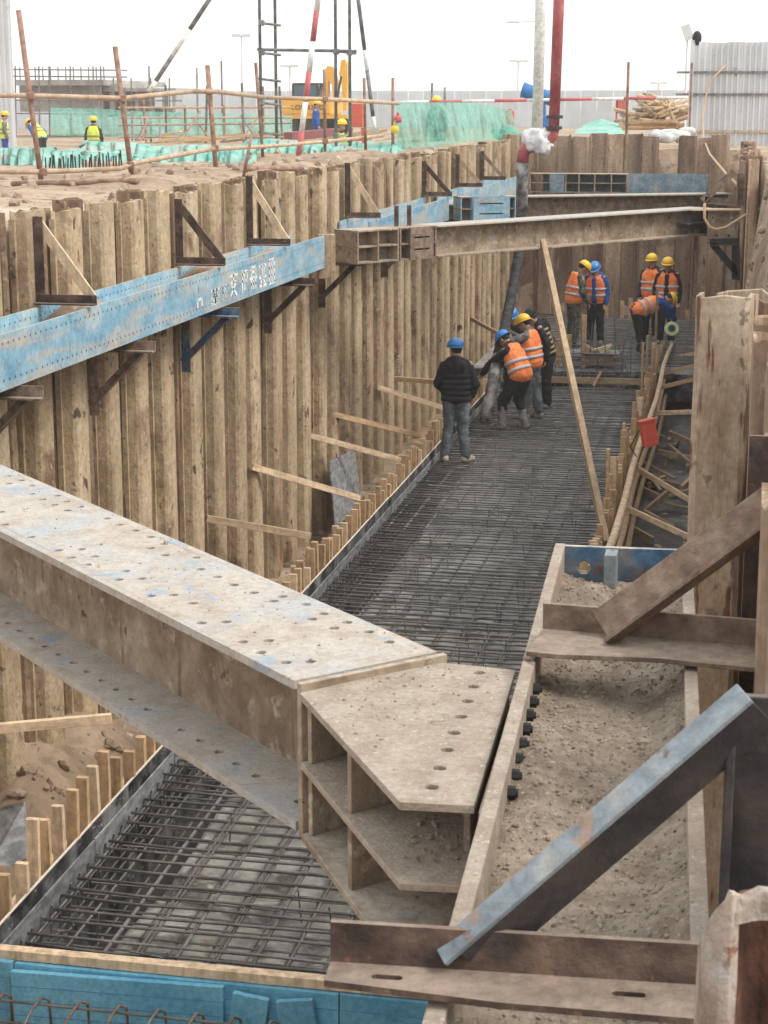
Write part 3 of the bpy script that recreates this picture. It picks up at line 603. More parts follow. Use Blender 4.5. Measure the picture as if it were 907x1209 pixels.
for i in range(NU):
    for j in range(NV): k = i * (NV + 1) + j; mb.f.append((k, k + 1, k + NV + 2, k + NV + 1))
o = mb.build('gravel_fill', 'gravel', smooth=True)
tag(o, 'dry dirt and gravel filling the foreground waler', 'gravel', None, 'stuff')
# ================================================================== STRUTS
def h_beam(parent, p0, p1, ztop, H, W, tf, tw, mats, holes_top=(), holes_bot=(), bev=0.004):
    a = V(p0[0], p0[1], 0); b = V(p1[0], p1[1], 0); d = b - a; L = d.length; d.normalize(); s = V(d.y, -d.x, 0)   # s: to the right of d
    W2 = W / 2; poly = [(0, -W2), (L, -W2), (L, W2), (0, W2)]
    mb = MB(); mb.plate(poly, holes_top, tf, a + Z3 * (ztop - tf), d, -s); mb.build('top_flange', mats[0], parent, bevel=bev)
    mb = MB(); mb.plate(poly, holes_bot, tf, a + Z3 * (ztop - H), d, -s); mb.build('bottom_flange', mats[2], parent, bevel=bev)
    mb = MB(); mb.bar(a + Z3 * (ztop - H / 2), b + Z3 * (ztop - H / 2), tw, H - 2 * tf + 0.004); mb.build('web', mats[1], parent)
    return d, s
# ---- foreground strut, running diagonally from the right waler to the left one
st1 = thing('strut', 'massive drilled steel strut crossing the foreground diagonally', 'strut')
nn = V(1, 1, 0).normalized(); dd = V(-1, 1, 0).normalized()
c0 = nn * 2.56 + dd * 3.91; c1 = nn * 2.56 + dd * 9.45
rs = random.Random(11); ht = []; hb = []
for k in range(46):
    u = 0.12 + k * 0.118
    for w_ in (-0.175, -0.11, 0.11, 0.175):
        if rs.random() < 0.62: ht.append((u + (0.03 if abs(w_) > 0.15 else 0), w_ + rs.uniform(-.008, .008), 0.0165, 12))
    for w_ in (0.15, -0.15):
        if rs.random() < 0.93: hb.append((u, w_ + rs.uniform(-.003, .003), 0.0165, 12))
h_beam(st1, c0, c1, 3.5, 0.43, 0.47, 0.026, 0.02, ('steel_top', 'steel_side', 'steel_top'), ht, hb)
def plugs(holes, O, U, W, par):  # dark brown discs closing the drilled holes
    mb = MB()
    for h in holes:
        c = O + U * h[0] + W * h[1]; mb.tube([c - Z3 * 0.006, c + Z3 * 0.004], h[2] * 0.985, 12)
    o = mb.build('mud_plugs', 'pile_core', par); o['kind'] = 'stuff'
ax1 = (c1 - c0).normalized(); wx1 = V(-ax1.y, ax1.x, 0)
plugs(ht, c0 + Z3 * (3.5 - 0.02), ax1, wx1, st1); plugs(hb, c0 + Z3 * (3.07 + 0.006), ax1, wx1, st1)
# end plate of the strut
mb = MB(); e0 = c0 - dd * 0.022
mb.plate([(-0.24, 0), (0.24, 0), (0.24, 0.44), (-0.24, 0.44)], [], 0.022, e0 + V(0, 0, 3.062), nn, Z3); mb.build('end_plate', 'steel_side', st1, bevel=0.003)
# node: three shelves with stiffeners between them
flat = lambda p: V(p.x, p.y, 0)
A_ = flat(atz(354, 818, 3.482)); B_ = flat(atz(472, 947, 3.482)); C_ = flat(atz(560, 951, 3.482)); D_ = flat(atz(609, 791, 3.482)); E_ = flat(atz(513, 781, 3.482))
node = [A_, B_, C_, D_, E_]
h0_ = atz(510, 929, 3.482); h1_ = atz(566, 794, 3.482)
hl = [(*h0_.lerp(h1_, k / 7).xy, 0.0165, 14) for k in range(8)]
for z, holes, mt in ((3.462, hl, 'steel_dirt'), (3.268, (), 'steel_dirt'), (3.062, (), 'steel_side')):
    mb = MB(); mb.plate([(p.x, p.y) for p in node], holes, 0.02, (0, 0, z), (1, 0, 0), (0, 1, 0)); mb.build('shelf', mt, st1, bevel=0.003)
plugs(hl, V(0, 0, 3.466), V(1, 0, 0), V(0, 1, 0), st1)
def vplate(p, q, z0, z1, t, name, mt, par):
    d_ = (q - p); L_ = d_.length; d_.normalize()
    mb = MB(); mb.plate([(0, 0), (L_, 0), (L_, z1 - z0), (0, z1 - z0)], [], t, V(p.x, p.y, z0), d_, Z3); return mb.build(name, mt, par, bevel=0.002)
for z0, z1 in ((3.083, 3.267), (3.289, 3.461)):  # cell plates in the darker web colour, painting the shade inside the node
    vplate(A_ + V(0.02, 0.0, 0), E_ + V(-0.0, -0.0, 0), z0, z1, 0.018, 'stiffener', 'steel_side', st1)
    m_ = A_.lerp(B_, 0.46); vplate(m_ + V(0.012, 0.008, 0), m_ + nn * 0.45, z0, z1, 0.018, 'stiffener', 'steel_side', st1)
    vplate(C_ + V(-0.05, 0.18, 0), D_ + V(-0.03, -0.02, 0), z0, z1, 0.016, 'stiffener', 'steel_dirt', st1)
    vplate(D_ + V(-0.05, -0.03, 0), E_ + V(0.02, -0.02, 0), z0, z1, 0.016, 'back_plate', 'steel_side', st1)
cp0 = C_ + V(0.012, -0.03, 0); cp1 = D_ + V(0.012, 0.05, 0); dcp = (cp1 - cp0); lcp = dcp.length
mb = MB(); mb.plate([(0, 3.065), (lcp, 3.065), (lcp, 3.478), (0, 3.478)], [], -0.022, cp0 + V(0.024, 0, 0), dcp, Z3); mb.build('contact_plate', 'steel_dirt', st1)
# caked lumps on the shelves
ICO = []; g_ = (1 + 5 ** 0.5) / 2
for a_ in (-1, 1):
    for b_ in (-g_, g_): ICO += [(0, a_, b_), (a_, b_, 0), (b_, 0, a_)]
ICO = [Vector(v).normalized() for v in ICO]
bmi = bmesh.new(); [bmi.verts.new(v) for v in ICO]; bmesh.ops.convex_hull(bmi, input=list(bmi.verts)); bmi.verts.index_update(); ICOF = [tuple(v.index for v in f.verts) for f in bmi.faces]; ICO = [v.co.copy() for v in bmi.verts]; bmi.free()
def rock(mb, p, s, rr, sink=0.25):
    q = Matrix.Rotation(rr.uniform(0, 6.3), 3, V(rr.random(), rr.random(), rr.random() + 0.1).normalized()); sx = V(rr.uniform(0.7, 1.3), rr.uniform(0.6, 1.1), rr.uniform(0.45, 0.9))
    mb.add([Vector(p) + q @ V(*(v[i] * s * sx[i] * rr.uniform(0.75, 1.2) for i in range(3))) + V(0, 0, s * sink) for v in ICO], ICOF)
def crumbs(label, n, fn, seed, smin, smax, mat='stone', pw=3):
    mb = MB(); rr = random.Random(seed)
    for k in range(n): rock(mb, fn(rr), smin + (smax - smin) * rr.random() ** pw, rr)
    o = mb.build('crumbs', mat); return tag(o, label, 'debris', None, 'stuff')
crumbs('dark soil crumbs spilled on the shelves of the strut node', 130, lambda r: (lambda a, b, z: (-0.72 + 0.15 * a, 3.78 + 0.35 * b, z))(r.random(), r.random(), 3.288 if r.random() < 0.6 else 3.082), 3, 0.003, 0.012, 'gravel')
crumbs('grit scattered on top of the foreground strut and its node plate', 420, lambda r: (lambda u, w_: tuple(nn * (2.56 + w_) + dd * u + V(0, 0, 3.5)))(3.95 + 4.5 * r.random(), (r.random() - 0.5) * 0.44), 8, 0.0015, 0.0065)
crumbs('dried grit on the top plate of the strut node', 150, lambda r: (lambda a, b: tuple(A_.lerp(B_, 0.05 + 0.9 * a).lerp(E_.lerp(D_, a), b) + V(0, 0, 3.482)))(r.random(), 0.08 + 0.85 * r.random()), 9, 0.0015, 0.006)

mb = MB(); rs = random.Random(5)
for k in range(7500): rock(mb, grav(rs.uniform(0.01, 0.99), rs.uniform(0.02, 0.98)), 0.0012 + 0.0065 * rs.random() ** 4, rs)
for k in range(110): rock(mb, grav(rs.uniform(0.02, 0.98), rs.uniform(0.03, 0.97)), 0.006 + 0.016 * rs.random() ** 3, rs, 0.0)
o = mb.build('loose_stones', 'stone'); tag(o, 'loose pebbles and clods scattered over the dirt in the foreground waler', 'gravel', None, 'stuff')
# ---- middle strut
st2 = thing('strut', 'rusty H-beam strut with snowy pale dust on top across mid-trench', 'strut')
q0 = V(-4.80, 21.75, 0); q1 = V(-0.62, 27.8, 0); d2 = (q1 - q0).normalized(); s2 = V(d2.y, -d2.x, 0)
qa = q0 + d2 * 1.42
h_beam(st2, qa, q1, 3.5, 0.41, 0.42, 0.024, 0.02, ('steel_top', 'steel_side', 'steel_side'))
def cells(parent, p, d, s, L, W, ztop, H, nv, mt, mt2='steel_side', t=0.02):
    for z in (ztop - 0.01, ztop - H / 2, ztop - H + 0.01):
        mb = MB(); mb.bar(p + Z3 * z, p + d * L + Z3 * z, W, 0.02); mb.build('shelf', mt, parent)
    for k in range(nv):
        c = p + d * (0.012 + (L - 0.024) * k / (nv - 1))
        for zz in (ztop - H * 0.25, ztop - H * 0.75):
            mb = MB(); mb.bar(c - s * W / 2 + Z3 * zz, c + s * W / 2 + Z3 * zz, t, H / 2 - 0.022); mb.build('stiffener', mt2, parent)
    mb = MB(); mb.bar(p + Z3 * (ztop - H / 2), p + d * L + Z3 * (ztop - H / 2), 0.02, H - 0.03); mb.build('web', 'steel_side', parent)
cells(st2, q0, d2, s2, 0.72, 0.42, 3.5, 0.41, 3, 'steel_side')
cells(st2, q0 + d2 * 0.74, d2, s2, 0.66, 0.42, 3.5, 0.41, 4, 'rust_light')
# splice plate with two long slots
c_ = q0 + d2 * 0.9 + s2 * 0.215
slot = [(0.21, z_, 0.012, 12, 0.26) for z_ in (0.13, 0.28)]
mb = MB(); mb.plate([(0, 0), (0.42, 0), (0.42, 0.41), (0, 0.41)], slot, 0.02, c_ + V(0, 0, 3.09), d2, Z3); mb.build('splice_plate', 'rust_light', st2)
for k in (0.93, 1.16):
    p = q0 + d2 * k - s2 * 0.05; mb = MB(); mb.bar(p + V(0, 0, 3.5), p + V(0, 0, 3.76), 0.05, 0.05); mb.build('lug', 'rust', st2)
cells(st2, q1, d2, s2, 0.36, 0.40, 3.47, 0.40, 3, 'steel_dark', 'steel_dark')
for zz in (3.28,):
    mb = MB(); mb.bar(q1 - d2 * 0.6 + s2 * 0.1 + Z3 * zz, q1 + s2 * 0.1 + Z3 * zz, 0.18, 0.02); mb.build('stiffener', 'blue_dark', st2)
# snow-pale dirt ridge on the node
# right end block of the middle strut
bx0 = aty(836, 249, 27.3); bx1 = aty(871, 288, 27.3)
mb = MB(); Wb = bx1.x - bx0.x; Hb = bx0.z - bx1.z
mb.plate([(0, 0), (Wb, 0), (Wb, Hb), (0, Hb)], [(0.14, 0.12, 0.02, 8), (0.32, 0.12, 0.02, 8), (0.1, 0.05, 0.015, 8), (0.36, 0.04, 0.015, 8), (0.08, Hb - 0.1, 0.015, 8)], -0.02, (bx0.x, 27.3, bx1.z), (1, 0, 0), Z3)
mb.build('bearing_plate', 'steel_side', st2, bevel=0.003)
mb = MB(); mb.box((bx0.x + Wb / 2, 27.5, (bx0.z + bx1.z) / 2), (Wb - 0.02, 0.34, Hb - 0.03)); mb.build('bearing_block', 'rust', st2, bevel=0.004)
mb = MB(); mb.box((bx0.x + 0.1, 27.45, bx0.z + 0.012), (Wb + 0.35, 0.4, 0.02)); mb.build('cover_plate', 'timber_pale', st2)
# ---- third strut
st3 = thing('strut', 'far rusty strut with blue plated end beyond the pump hose', 'strut')
r0 = V(-4.75, 30.3, 0); r1 = V(-0.25, 32.55, 0); d3 = (r1 - r0).normalized(); s3 = V(d3.y, -d3.x, 0)
h_beam(st3, r0 + d3 * 1.1, r1, 3.5, 0.41, 0.42, 0.024, 0.02, ('steel_top', 'rust_light', 'rust_light'))
cells(st3, r0, d3, s3, 0.22, 0.42, 3.5, 0.41, 2, 'steel_side', 'blue')
cells(st3, r0 + d3 * 0.86, d3, s3, 0.24, 0.42, 3.5, 0.41, 3, 'steel_side', 'blue')
mb = MB(); mb.plate([(0, 0), (0.64, 0), (0.64, 0.42), (0, 0.42)], [(0.32, z_, 0.013, 12, 0.4) for z_ in (0.13, 0.3)], 0.02, r0 + d3 * 0.22 + s3 * 0.215 + V(0, 0, 3.085), d3, Z3); mb.build('splice_plate', 'blue', st3)
mb = MB(); mb.bar(r0 + d3 * 0.24 + Z3 * 3.29, r0 + d3 * 0.84 + Z3 * 3.29, 0.38, 0.38); mb.build('core', 'steel_side', st3)
p = r0 + d3 * 4.55 + s3 * 0.11; mb = MB(); mb.bar(p + Z3 * 3.12, p + Z3 * 3.47, 0.02, 0.18); mb.build('stiffener', 'rust_light', st3)

# ================================================================== BRACKETS
def angle(mb, p, q, w, h, t, up=Z3, flip=1):
    """steel angle: one leg lying (w wide, to the side), one leg standing (h tall); p-q is the heel"""
    p, q = Vector(p), Vector(q); d = (q - p).normalized(); up = Vector(up); s = d.cross(up).normalized() * flip; u = (s.cross(d) * flip).normalized()
    if u.dot(up) < 0: u = -u
    mb.bar(p + s * (w / 2) + u * (t / 2), q + s * (w / 2) + u * (t / 2), w, t, up=u)
    mb.bar(p + s * (t / 2) + u * ((h + t) / 2), q + s * (t / 2) + u * ((h + t) / 2), t, h - t, up=u)
    return mb
def upper_bracket(Y, ztop, reach, matd, label, mat='rust', w=0.075):
    t = thing('bracket', label, 'bracket', 'hold-down brackets over the left walers')
    x0 = -5.285
    mb = MB(); angle(mb, (x0, Y, 3.51), (x0, Y, ztop), w, w, 0.012, up=V(1, 0, 0)); mb.build('upright', mat, t)
    mb = MB(); angle(mb, (x0 + 0.02, Y - 0.02, 3.52), (x0 + reach, Y - 0.02, 3.52), w, w, 0.012); mb.build('arm', mat, t)
    mb = MB(); mb.bar((x0 + 0.03, Y + 0.035, ztop - 0.05), (x0 + reach - 0.05, Y + 0.035, 3.56), 0.025, w); mb.build('diagonal', matd, t)
for i, (Y, zt, rc, md, lb) in enumerate(((12.9, 4.18, 0.5, 'timber_pale', 'upper triangular bracket with pale dusty diagonal on the blue waler'), (16.4, 4.14, 0.5, 'rust', 'dark brown upper triangular bracket over the white characters'),
        (18.92, 4.26, 0.5, 'timber_pale', 'upper bracket with tall upright beside the first waler joint'), (23.9, 4.25, 0.5, 'timber_pale', 'upper bracket above the left node of the middle strut'),
        (29.9, 4.1, 0.52, 'rust', 'far brown upper bracket above the plated strut node'), (33.5, 4.12, 0.52, 'timber_old', 'far upper bracket with bleached diagonal in row beyond plated node'), (36.8, 4.1, 0.52, 'steel_side', 'far grey upper bracket on pale blue waler near the corner'))):
    upper_bracket(Y, zt, rc, md, lb)
def lower_bracket(Y, mat, label, zb=2.52):
    t = thing('bracket', label, 'bracket', 'brackets carrying the left walers')
    x0 = -5.285; w = 0.09
    mb = MB(); angle(mb, (x0, Y, zb - 0.05), (x0, Y, 3.1), w, w, 0.012, up=V(1, 0, 0)); mb.build('upright', mat, t)
    mb = MB(); angle(mb, (x0 + 0.0, Y, 3.02), (x0 + 0.60, Y, 3.02), w, w, 0.014); mb.build('arm', mat, t)
    mb = MB(); angle(mb, (x0 + 0.03, Y + 0.02, zb + 0.02), (x0 + 0.5, Y + 0.02, 3.0), 0.07, 0.07, 0.012); mb.build('diagonal', mat, t)
    return t
for Y, mt, lb in ((11.5, 'rust_light', 'dusty bracket under the blue waler, nearest the strut'), (13.95, 'rust_light', 'dusty brown bracket with short block under the blue waler'), (16.5, 'blue_dark', 'blue painted bracket carrying the blue waler under its characters'),
        (19.6, 'rust', 'rusty bracket under the end of the blue waler'), (22.3, 'rust', 'brown bracket under the left node of the middle strut'), (26.5, 'rust_light', 'bracket under the short dusty waler'), (30.6, 'rust', 'far bracket under the plated node of the third strut')):
    lower_bracket(Y, mt, lb)
# timber packers between waler and node
for (Y, x, z, s_) in ((20.83, -4.86, 3.25, (0.16, 0.13, 0.52)), (21.12, -4.9, 3.27, (0.2, 0.13, 0.44))):
    mb = MB(); mb.box((x, Y, z), s_, Matrix.Rotation(R(20), 3, 'Z')); tag(mb.build('packer', 'timber_old', bevel=0.005), 'old timber packer wedged against the end of the blue waler' if Y < 21 else 'second timber packer touching the open cells of strut node', 'timber', 'packers at the strut node')
# ---- right side: upper and lower triangles at the end of the middle strut
def tri(label, pts, mat, w=0.1, names=('upright', 'arm', 'diagonal')):
    t = thing('bracket', label, 'bracket', 'brackets at the right-hand node')
    for (p, q), n_ in zip(((0, 1), (0, 2), (1, 2)), names):
        mb = MB(); angle(mb, pts[p], pts[q], w, w, 0.014, up=V(0, -1, 0)); mb.build(n_, mat, t)
tri('grey-brown triangular bracket above the right-hand strut node', (aty(870, 243, 27.1), aty(870, 205, 27.1), aty(832, 240, 27.1)), 'rust_light')
tri('dark triangular bracket below the right-hand strut node', (aty(872, 289, 27.2), aty(872, 330, 27.2), aty(838, 290, 27.2)), 'steel_dark')

# ---- foreground brackets over the dirt-filled waler
bA = thing('bracket', 'dusty brown angle bracket over far end of dirt-filled waler', 'bracket')
hA0 = atz(641, 747, 3.535); hA1 = atz(906, 769, 3.535); uA = (hA1 - hA0).normalized(); wA = V(uA.y, -uA.x, 0)
mb = MB(); LA = (hA1 - hA0).length + 0.12
mb.plate([(0.0, 0), (LA, 0), (LA, 0.20), (0.5, 0.20), (0.36, 0.19), (0.2, 0.215), (0.08, 0.235), (0.0, 0.23)], [], -0.014, hA0, uA, wA)
mb.bar(hA0 + V(0, 0, 0.048), hA0 + uA * LA + V(0, 0, 0.048), 0.013, 0.082); mb.build('arm', 'rust_light', bA, bevel=0.002)
p, q = atz(712, 742, 3.575), aty(930, 583, hA1.y - 0.02)
dv = (q - p).normalized(); vw = -ray(800, 680).normalized(); nv = (V(-0.3, -0.85, 0.42) - dv * V(-0.3, -0.85, 0.42).dot(dv)).normalized(); sv = dv.cross(nv)
if sv.z > 0: sv = -sv
mb = MB(); mb.bar(p, q, 0.115, 0.012, up=nv); mb.bar(p + sv * 0.055 + nv * 0.034, q + sv * 0.055 + nv * 0.034, 0.012, 0.056, up=nv)
mb.build('diagonal', 'rust_light', bA, bevel=0.002)
mb = MB(); angle(mb, (0.15, 5.02, 3.0), (0.15, 5.02, 4.1), 0.1, 0.1, 0.014, up=V(-1, 0, 0)); mb.build('upright', 'rust', bA)
bB = thing('bracket', 'near angle bracket with pale blue diagonal over dirt-filled waler', 'bracket')
hB0 = atz(391, 1141, 3.535); hB1 = atz(826, 1169, 3.535); uB = (hB1 - hB0).normalized(); wB = V(uB.y, -uB.x, 0); LB = (hB1 - hB0).length + 0.05
mb = MB()
mb.plate([(0.0, 0), (LB, 0), (LB, 0.125), (0.3, 0.112), (0.0, 0.075)], [(0.105, 0.05, 0.0085, 12, 0.038), (0.515, 0.055, 0.0085, 12, 0.04)], -0.013, hB0, uB, wB)
mb.bar(hB0 + V(0, 0, 0.044), hB0 + uB * LB + V(0, 0, 0.044), 0.013, 0.086)
mb.build('arm', 'rust', bB, bevel=0.002)
dA, dB = atz(520, 1128, 3.575), aty(880, 818, hB1.y + 0.10)
dv = (dB - dA).normalized(); nv = (V(-0.25, -0.5, 0.83) - dv * V(-0.25, -0.5, 0.83).dot(dv)).normalized(); sv = dv.cross(nv)
if sv.y > 0: sv = -sv
mb = MB(); mb.bar(dA, dB, 0.048, 0.011, up=nv); mb.build('diagonal_upper_leg', 'blue_edge', bB, bevel=0.002)
mb = MB(); mb.bar(dA + sv * 0.018 - nv * 0.048 + dv * 0.03, dB + sv * 0.018 - nv * 0.048, 0.011, 0.085, up=nv); mb.build('diagonal_lower_leg', 'steel_dark', bB, bevel=0.002)  # near-black leg: its shade is painted into the steel colour
yB = hB1.y + 0.17
mb = MB(); mb.box((0.122, yB, 3.5), (0.20, 0.02, 1.02)); mb.box((0.022, yB - 0.03, 3.46), (0.016, 0.08, 1.04)); mb.build('upright', 'steel_dark', bB, bevel=0.003)

# ================================================================== REINFORCEMENT
MATZ = -0.08
def rod_mesh(name, L, r, mat, hook=0.0, wob=0.004, n=6, seed=0, axis='X'):
    rr = random.Random(seed); pts = []
    for k in range(6): pts.append(V(L * k / 5, rr.uniform(-wob, wob), rr.uniform(-wob, wob)))
    pts[-1].z -= hook * 0.3
    if axis == 'Y': pts = [V(-p.y, p.x, p.z) for p in pts]
    return MB().tube(pts, r, n).mesh(name, mat, True)
mat1 = thing('rebar_mat', 'large mat of crossed steel bars over the wet trench floor', 'rebar mat')
tv = [rod_mesh('rebar', 2.58 + 0.04 * k, 0.0105, 'rebar', seed=k, wob=0.006) for k in range(4)]
y = 9.42; k = 0
while y < 32.7:
    o = put('rebar', tv[random.choice((0, 0, 0, 1, 1, 1, 2, 2, 2, 3))], mat1, (-4.2 + rj(0.035), y + rj(0.02), MATZ + rj(0.006)), (0, 0, rj(0.012)))
    y += (0.17 if k % 5 else 0.13) if y < 15 else 0.145; k += 1
lv = [rod_mesh('rebar', 11.7, 0.0105, 'rebar', seed=20 + k, wob=0.01, axis='Y') for k in range(2)]
x = -4.15
while x < -1.62:
    for y0 in (9.36, 20.9):
        put('rebar', random.choice(lv), mat1, (x + rj(0.015), y0 + rj(0.08), MATZ - 0.018), (0, 0, rj(0.001)))
        if random.random() < 0.5: put('rebar', random.choice(lv), mat1, (x + 0.02, y0 + rj(0.05), MATZ - 0.02), (0, 0, rj(0.001)))
    x += 0.235
# lower layer and ties: too fine to pick apart
mb = MB(); y = 9.45
while y < 32.6:
    mb.tube([(-4.2, y, MATZ - 0.15), (-1.62, y + rj(0.03), MATZ - 0.15)], 0.008, 5); y += 0.2 + rj(0.03)
x = -4.1
while x < -1.6: mb.tube([(x, 9.4, MATZ - 0.165), (x + rj(.03), 32.6, MATZ - 0.165)], 0.008, 5); x += 0.25
for k in range(150):                                                     # chairs and tie ends
    x, y = random.uniform(-4.1, -1.7), random.uniform(9.5, 31)
    mb.tube([(x, y, MATZ - 0.17), (x + rj(0.03), y + rj(0.03), MATZ + 0.03 + 0.05 * random.random())], 0.006, 5)
    if k % 2: mb.tube([(x, y, MATZ + 0.01), (x + rj(0.25), y + rj(0.06), MATZ + 0.012)], 0.007, 5)
o = mb.build('lower_bars', 'rebar', mat1); o['kind'] = 'stuff'
# bent down verticals at the edge against the left formwork
mb = MB(); y = 9.45
while y < 32:
    mb.tube([(-4.22, y, MATZ - 0.01), (-4.235, y + 0.005, MATZ - 0.05), (-4.235, y + 0.005, MATZ - 0.35)], 0.0075, 5); y += 0.17
for z in (MATZ - 0.12, MATZ - 0.24): mb.tube([(-4.22, 9.4, z), (-4.22, 32, z)], 0.007, 5)
o = mb.build('edge_bars', 'rebar', mat1); o['kind'] = 'stuff'
# raised mat at the far end
mat2 = thing('rebar_mat', 'raised dark rebar mat at the far end where workers stand', 'rebar mat')
tv2 = rod_mesh('rebar', 4.3, 0.01, 'rebar', seed=40); lv2 = rod_mesh('rebar', 8.2, 0.01, 'rebar', seed=41, axis='Y')
for k in range(42): put('rebar', tv2, mat2, (-4.6 + rj(0.03), 33.3 + 0.195 * k, 0.28 + rj(.005)), (0, 0, rj(0.01)))
for k in range(19): put('rebar', lv2, mat2, (-4.5 + 0.22 * k, 33.3, 0.26), (0, 0, rj(0.002)))
# standing wall bars at the step
cage = thing('rebar_cage', 'upright grid of thin wall bars standing at the step', 'rebar')
for k in range(16):
    x = -4.05 + 0.155 * k; h = random.choice((0.9, 1.2, 1.55, 1.75)); mb = MB()
    mb.tube([(x, 32.95 + rj(0.03), -0.25), (x + rj(0.02), 32.95, 0.5), (x + rj(0.05), 32.95 + rj(0.04), -0.1 + h)], 0.009, 5); mb.build('rebar', 'rebar', cage)
for z in (0.12, 0.45, 0.75):
    mb = MB(); mb.tube([(-4.1, 32.93, z), (-1.6, 32.93, z + rj(0.03))], 0.008, 5); mb.build('rebar', 'rebar', cage)
for k in range(5):
    mb = MB(); x = -3.9 + 0.5 * k; mb.tube([(x, 32.97, 0.1), (x + rj(0.5), 32.97, 0.95)], 0.007, 5); mb.build('rebar', 'rebar', cage)

# ================================================================== FORMWORK
fwl = thing('formwork', 'left trench formwork of black film-faced panels with timber studs', 'formwork')
y = 9.3
while y < 32.9:
    L = min(1.83, 32.9 - y); mb = MB(); tl = rj(0.006)
    mb.box((-4.318 + tl, y + L / 2, -0.45), (0.016, L - 0.006, 1.0)); pn = mb.build('panel', 'ply', fwl)
    mb = MB(); mb.box((-4.318 + tl, y + L / 2, 0.053), (0.017, L - 0.006, 0.006)); mb.build('cut_edge', 'ply_edge', pn)
    mb = MB(); mb.box((-4.30 + tl, y + L / 2, -0.155), (0.012, L - 0.02, 0.19), Matrix.Rotation(R(4), 3, 'Y')); mb.build('cement_film', 'board', pn)
    y += L
stud = [MB().box((0, 0, 0.45), (0.08, 0.045, 0.9)).mesh('stud', m_) for m_ in ('timber', 'timber_pale', 'timber')] + [MB().box((0, 0, 0.45), (0.07, 0.06, 0.9)).mesh('stud', 'timber')]
y = 9.1
while y < 33.0:
    h = 0.12 + 0.2 * abs(fb(0, y, 0, 0.9)) + 0.16 * random.random() + (0.17 if 10.2 < y < 11.6 else 0)
    put('stud', random.choice(stud), fwl, (-4.372 + rj(0.006), y, 0.05 + h - 0.9), (rj(0.02), rj(0.02), rj(0.06)))
    if random.random() < 0.25: put('stud', random.choice(stud), fwl, (-4.47 + rj(0.02), y + 0.1, 0.05 + h * 0.7 - 0.9), (rj(0.05), rj(0.05), rj(0.1)))
    y += 0.175 + 0.11 * random.random()
for z in (-0.1, -0.35):
    mb = MB(); mb.tube([(-4.49, 9.2, z), (-4.49, 21, z + 0.02), (-4.49, 33, z)], 0.03, 8); mb.build('rail', 'timber_pale', fwl)
def timber_bar(label, p, q, w, h, mat, name='timber_brace', cat='timber', group=None, up=Z3):
    p, q = Vector(p), Vector(q); d = (q - p); L = d.length
    me = MB().box((0, 0, 0), (w, h, L)).mesh(name, mat)
    o = put(name, me, None, (p + q) / 2)
    dn = d.normalized(); u = Vector(up)
    s = dn.cross(u).normalized(); u2 = s.cross(dn)
    o.rotation_euler = Matrix((s, -u2, dn)).transposed().to_euler()
    b = o.modifiers.new('bevel', 'BEVEL'); b.width = 0.003; b.segments = 1
    return tag(o, label, cat, group)
GL = 'braces between the left formwork and piles'
for a, b, lb, mt in (((-25, 862), (132, 848), 'timber brace level with stubby studs below the foreground strut', 'timber_pale'), ((243, 612), (366, 633), 'square timber brace with reddish end against the left piles', 'timber_old'),
        ((297, 551), (424, 588), 'pale plank brace passing above the leaning grey board', 'timber_pale'), ((365, 514), (472, 543), 'thin plank brace just beyond the leaning grey board', 'timber_pale'),
        ((392, 489), (508, 517), 'wide plank brace reaching the studs beside the black jacket', 'timber'), ((445, 457), (525, 482), 'thin plank brace ending behind the man in black jacket', 'timber_pale'),
        ((465, 447), (530, 452), 'short level plank brace behind the man in black jacket', 'timber_old'), ((556, 376), (600, 400), 'small far plank brace behind the pump hose', 'timber_old')):
    timber_bar(lb, atx(*a, -5.34), atx(*b, -4.42), 0.05, 0.075, mt, group=GL)
# leaning grey board
mb = MB(); pts = [atx(390, 545, -5.06), atx(419, 530, -5.16), atx(428, 597, -5.02), atx(397, 622, -4.92)]
n_ = (pts[1] - pts[0]).cross(pts[3] - pts[0]).normalized() * 0.016
mb.add(pts + [p + n_ for p in pts], [(0, 1, 2, 3), (7, 6, 5, 4), (0, 4, 5, 1), (1, 5, 6, 2), (2, 6, 7, 3), (3, 7, 4, 0)]); tag(mb.build('plywood_board', 'board'), 'grey plywood offcut leaning against the left piles', 'board')
mb = MB(); pts = [atz(-25, 960, -0.2), atz(28, 946, 0.0), atz(34, 1010, -0.35), atz(-25, 1040, -0.4)]
n_ = (pts[1] - pts[0]).cross(pts[3] - pts[0]).normalized() * 0.016
mb.add(pts + [p + n_ for p in pts], [(0, 1, 2, 3), (7, 6, 5, 4), (0, 4, 5, 1), (1, 5, 6, 2), (2, 6, 7, 3), (3, 7, 4, 0)]); tag(mb.build('plywood_board', 'board'), 'grey plywood offcut lying on mud behind the stubby studs', 'board')

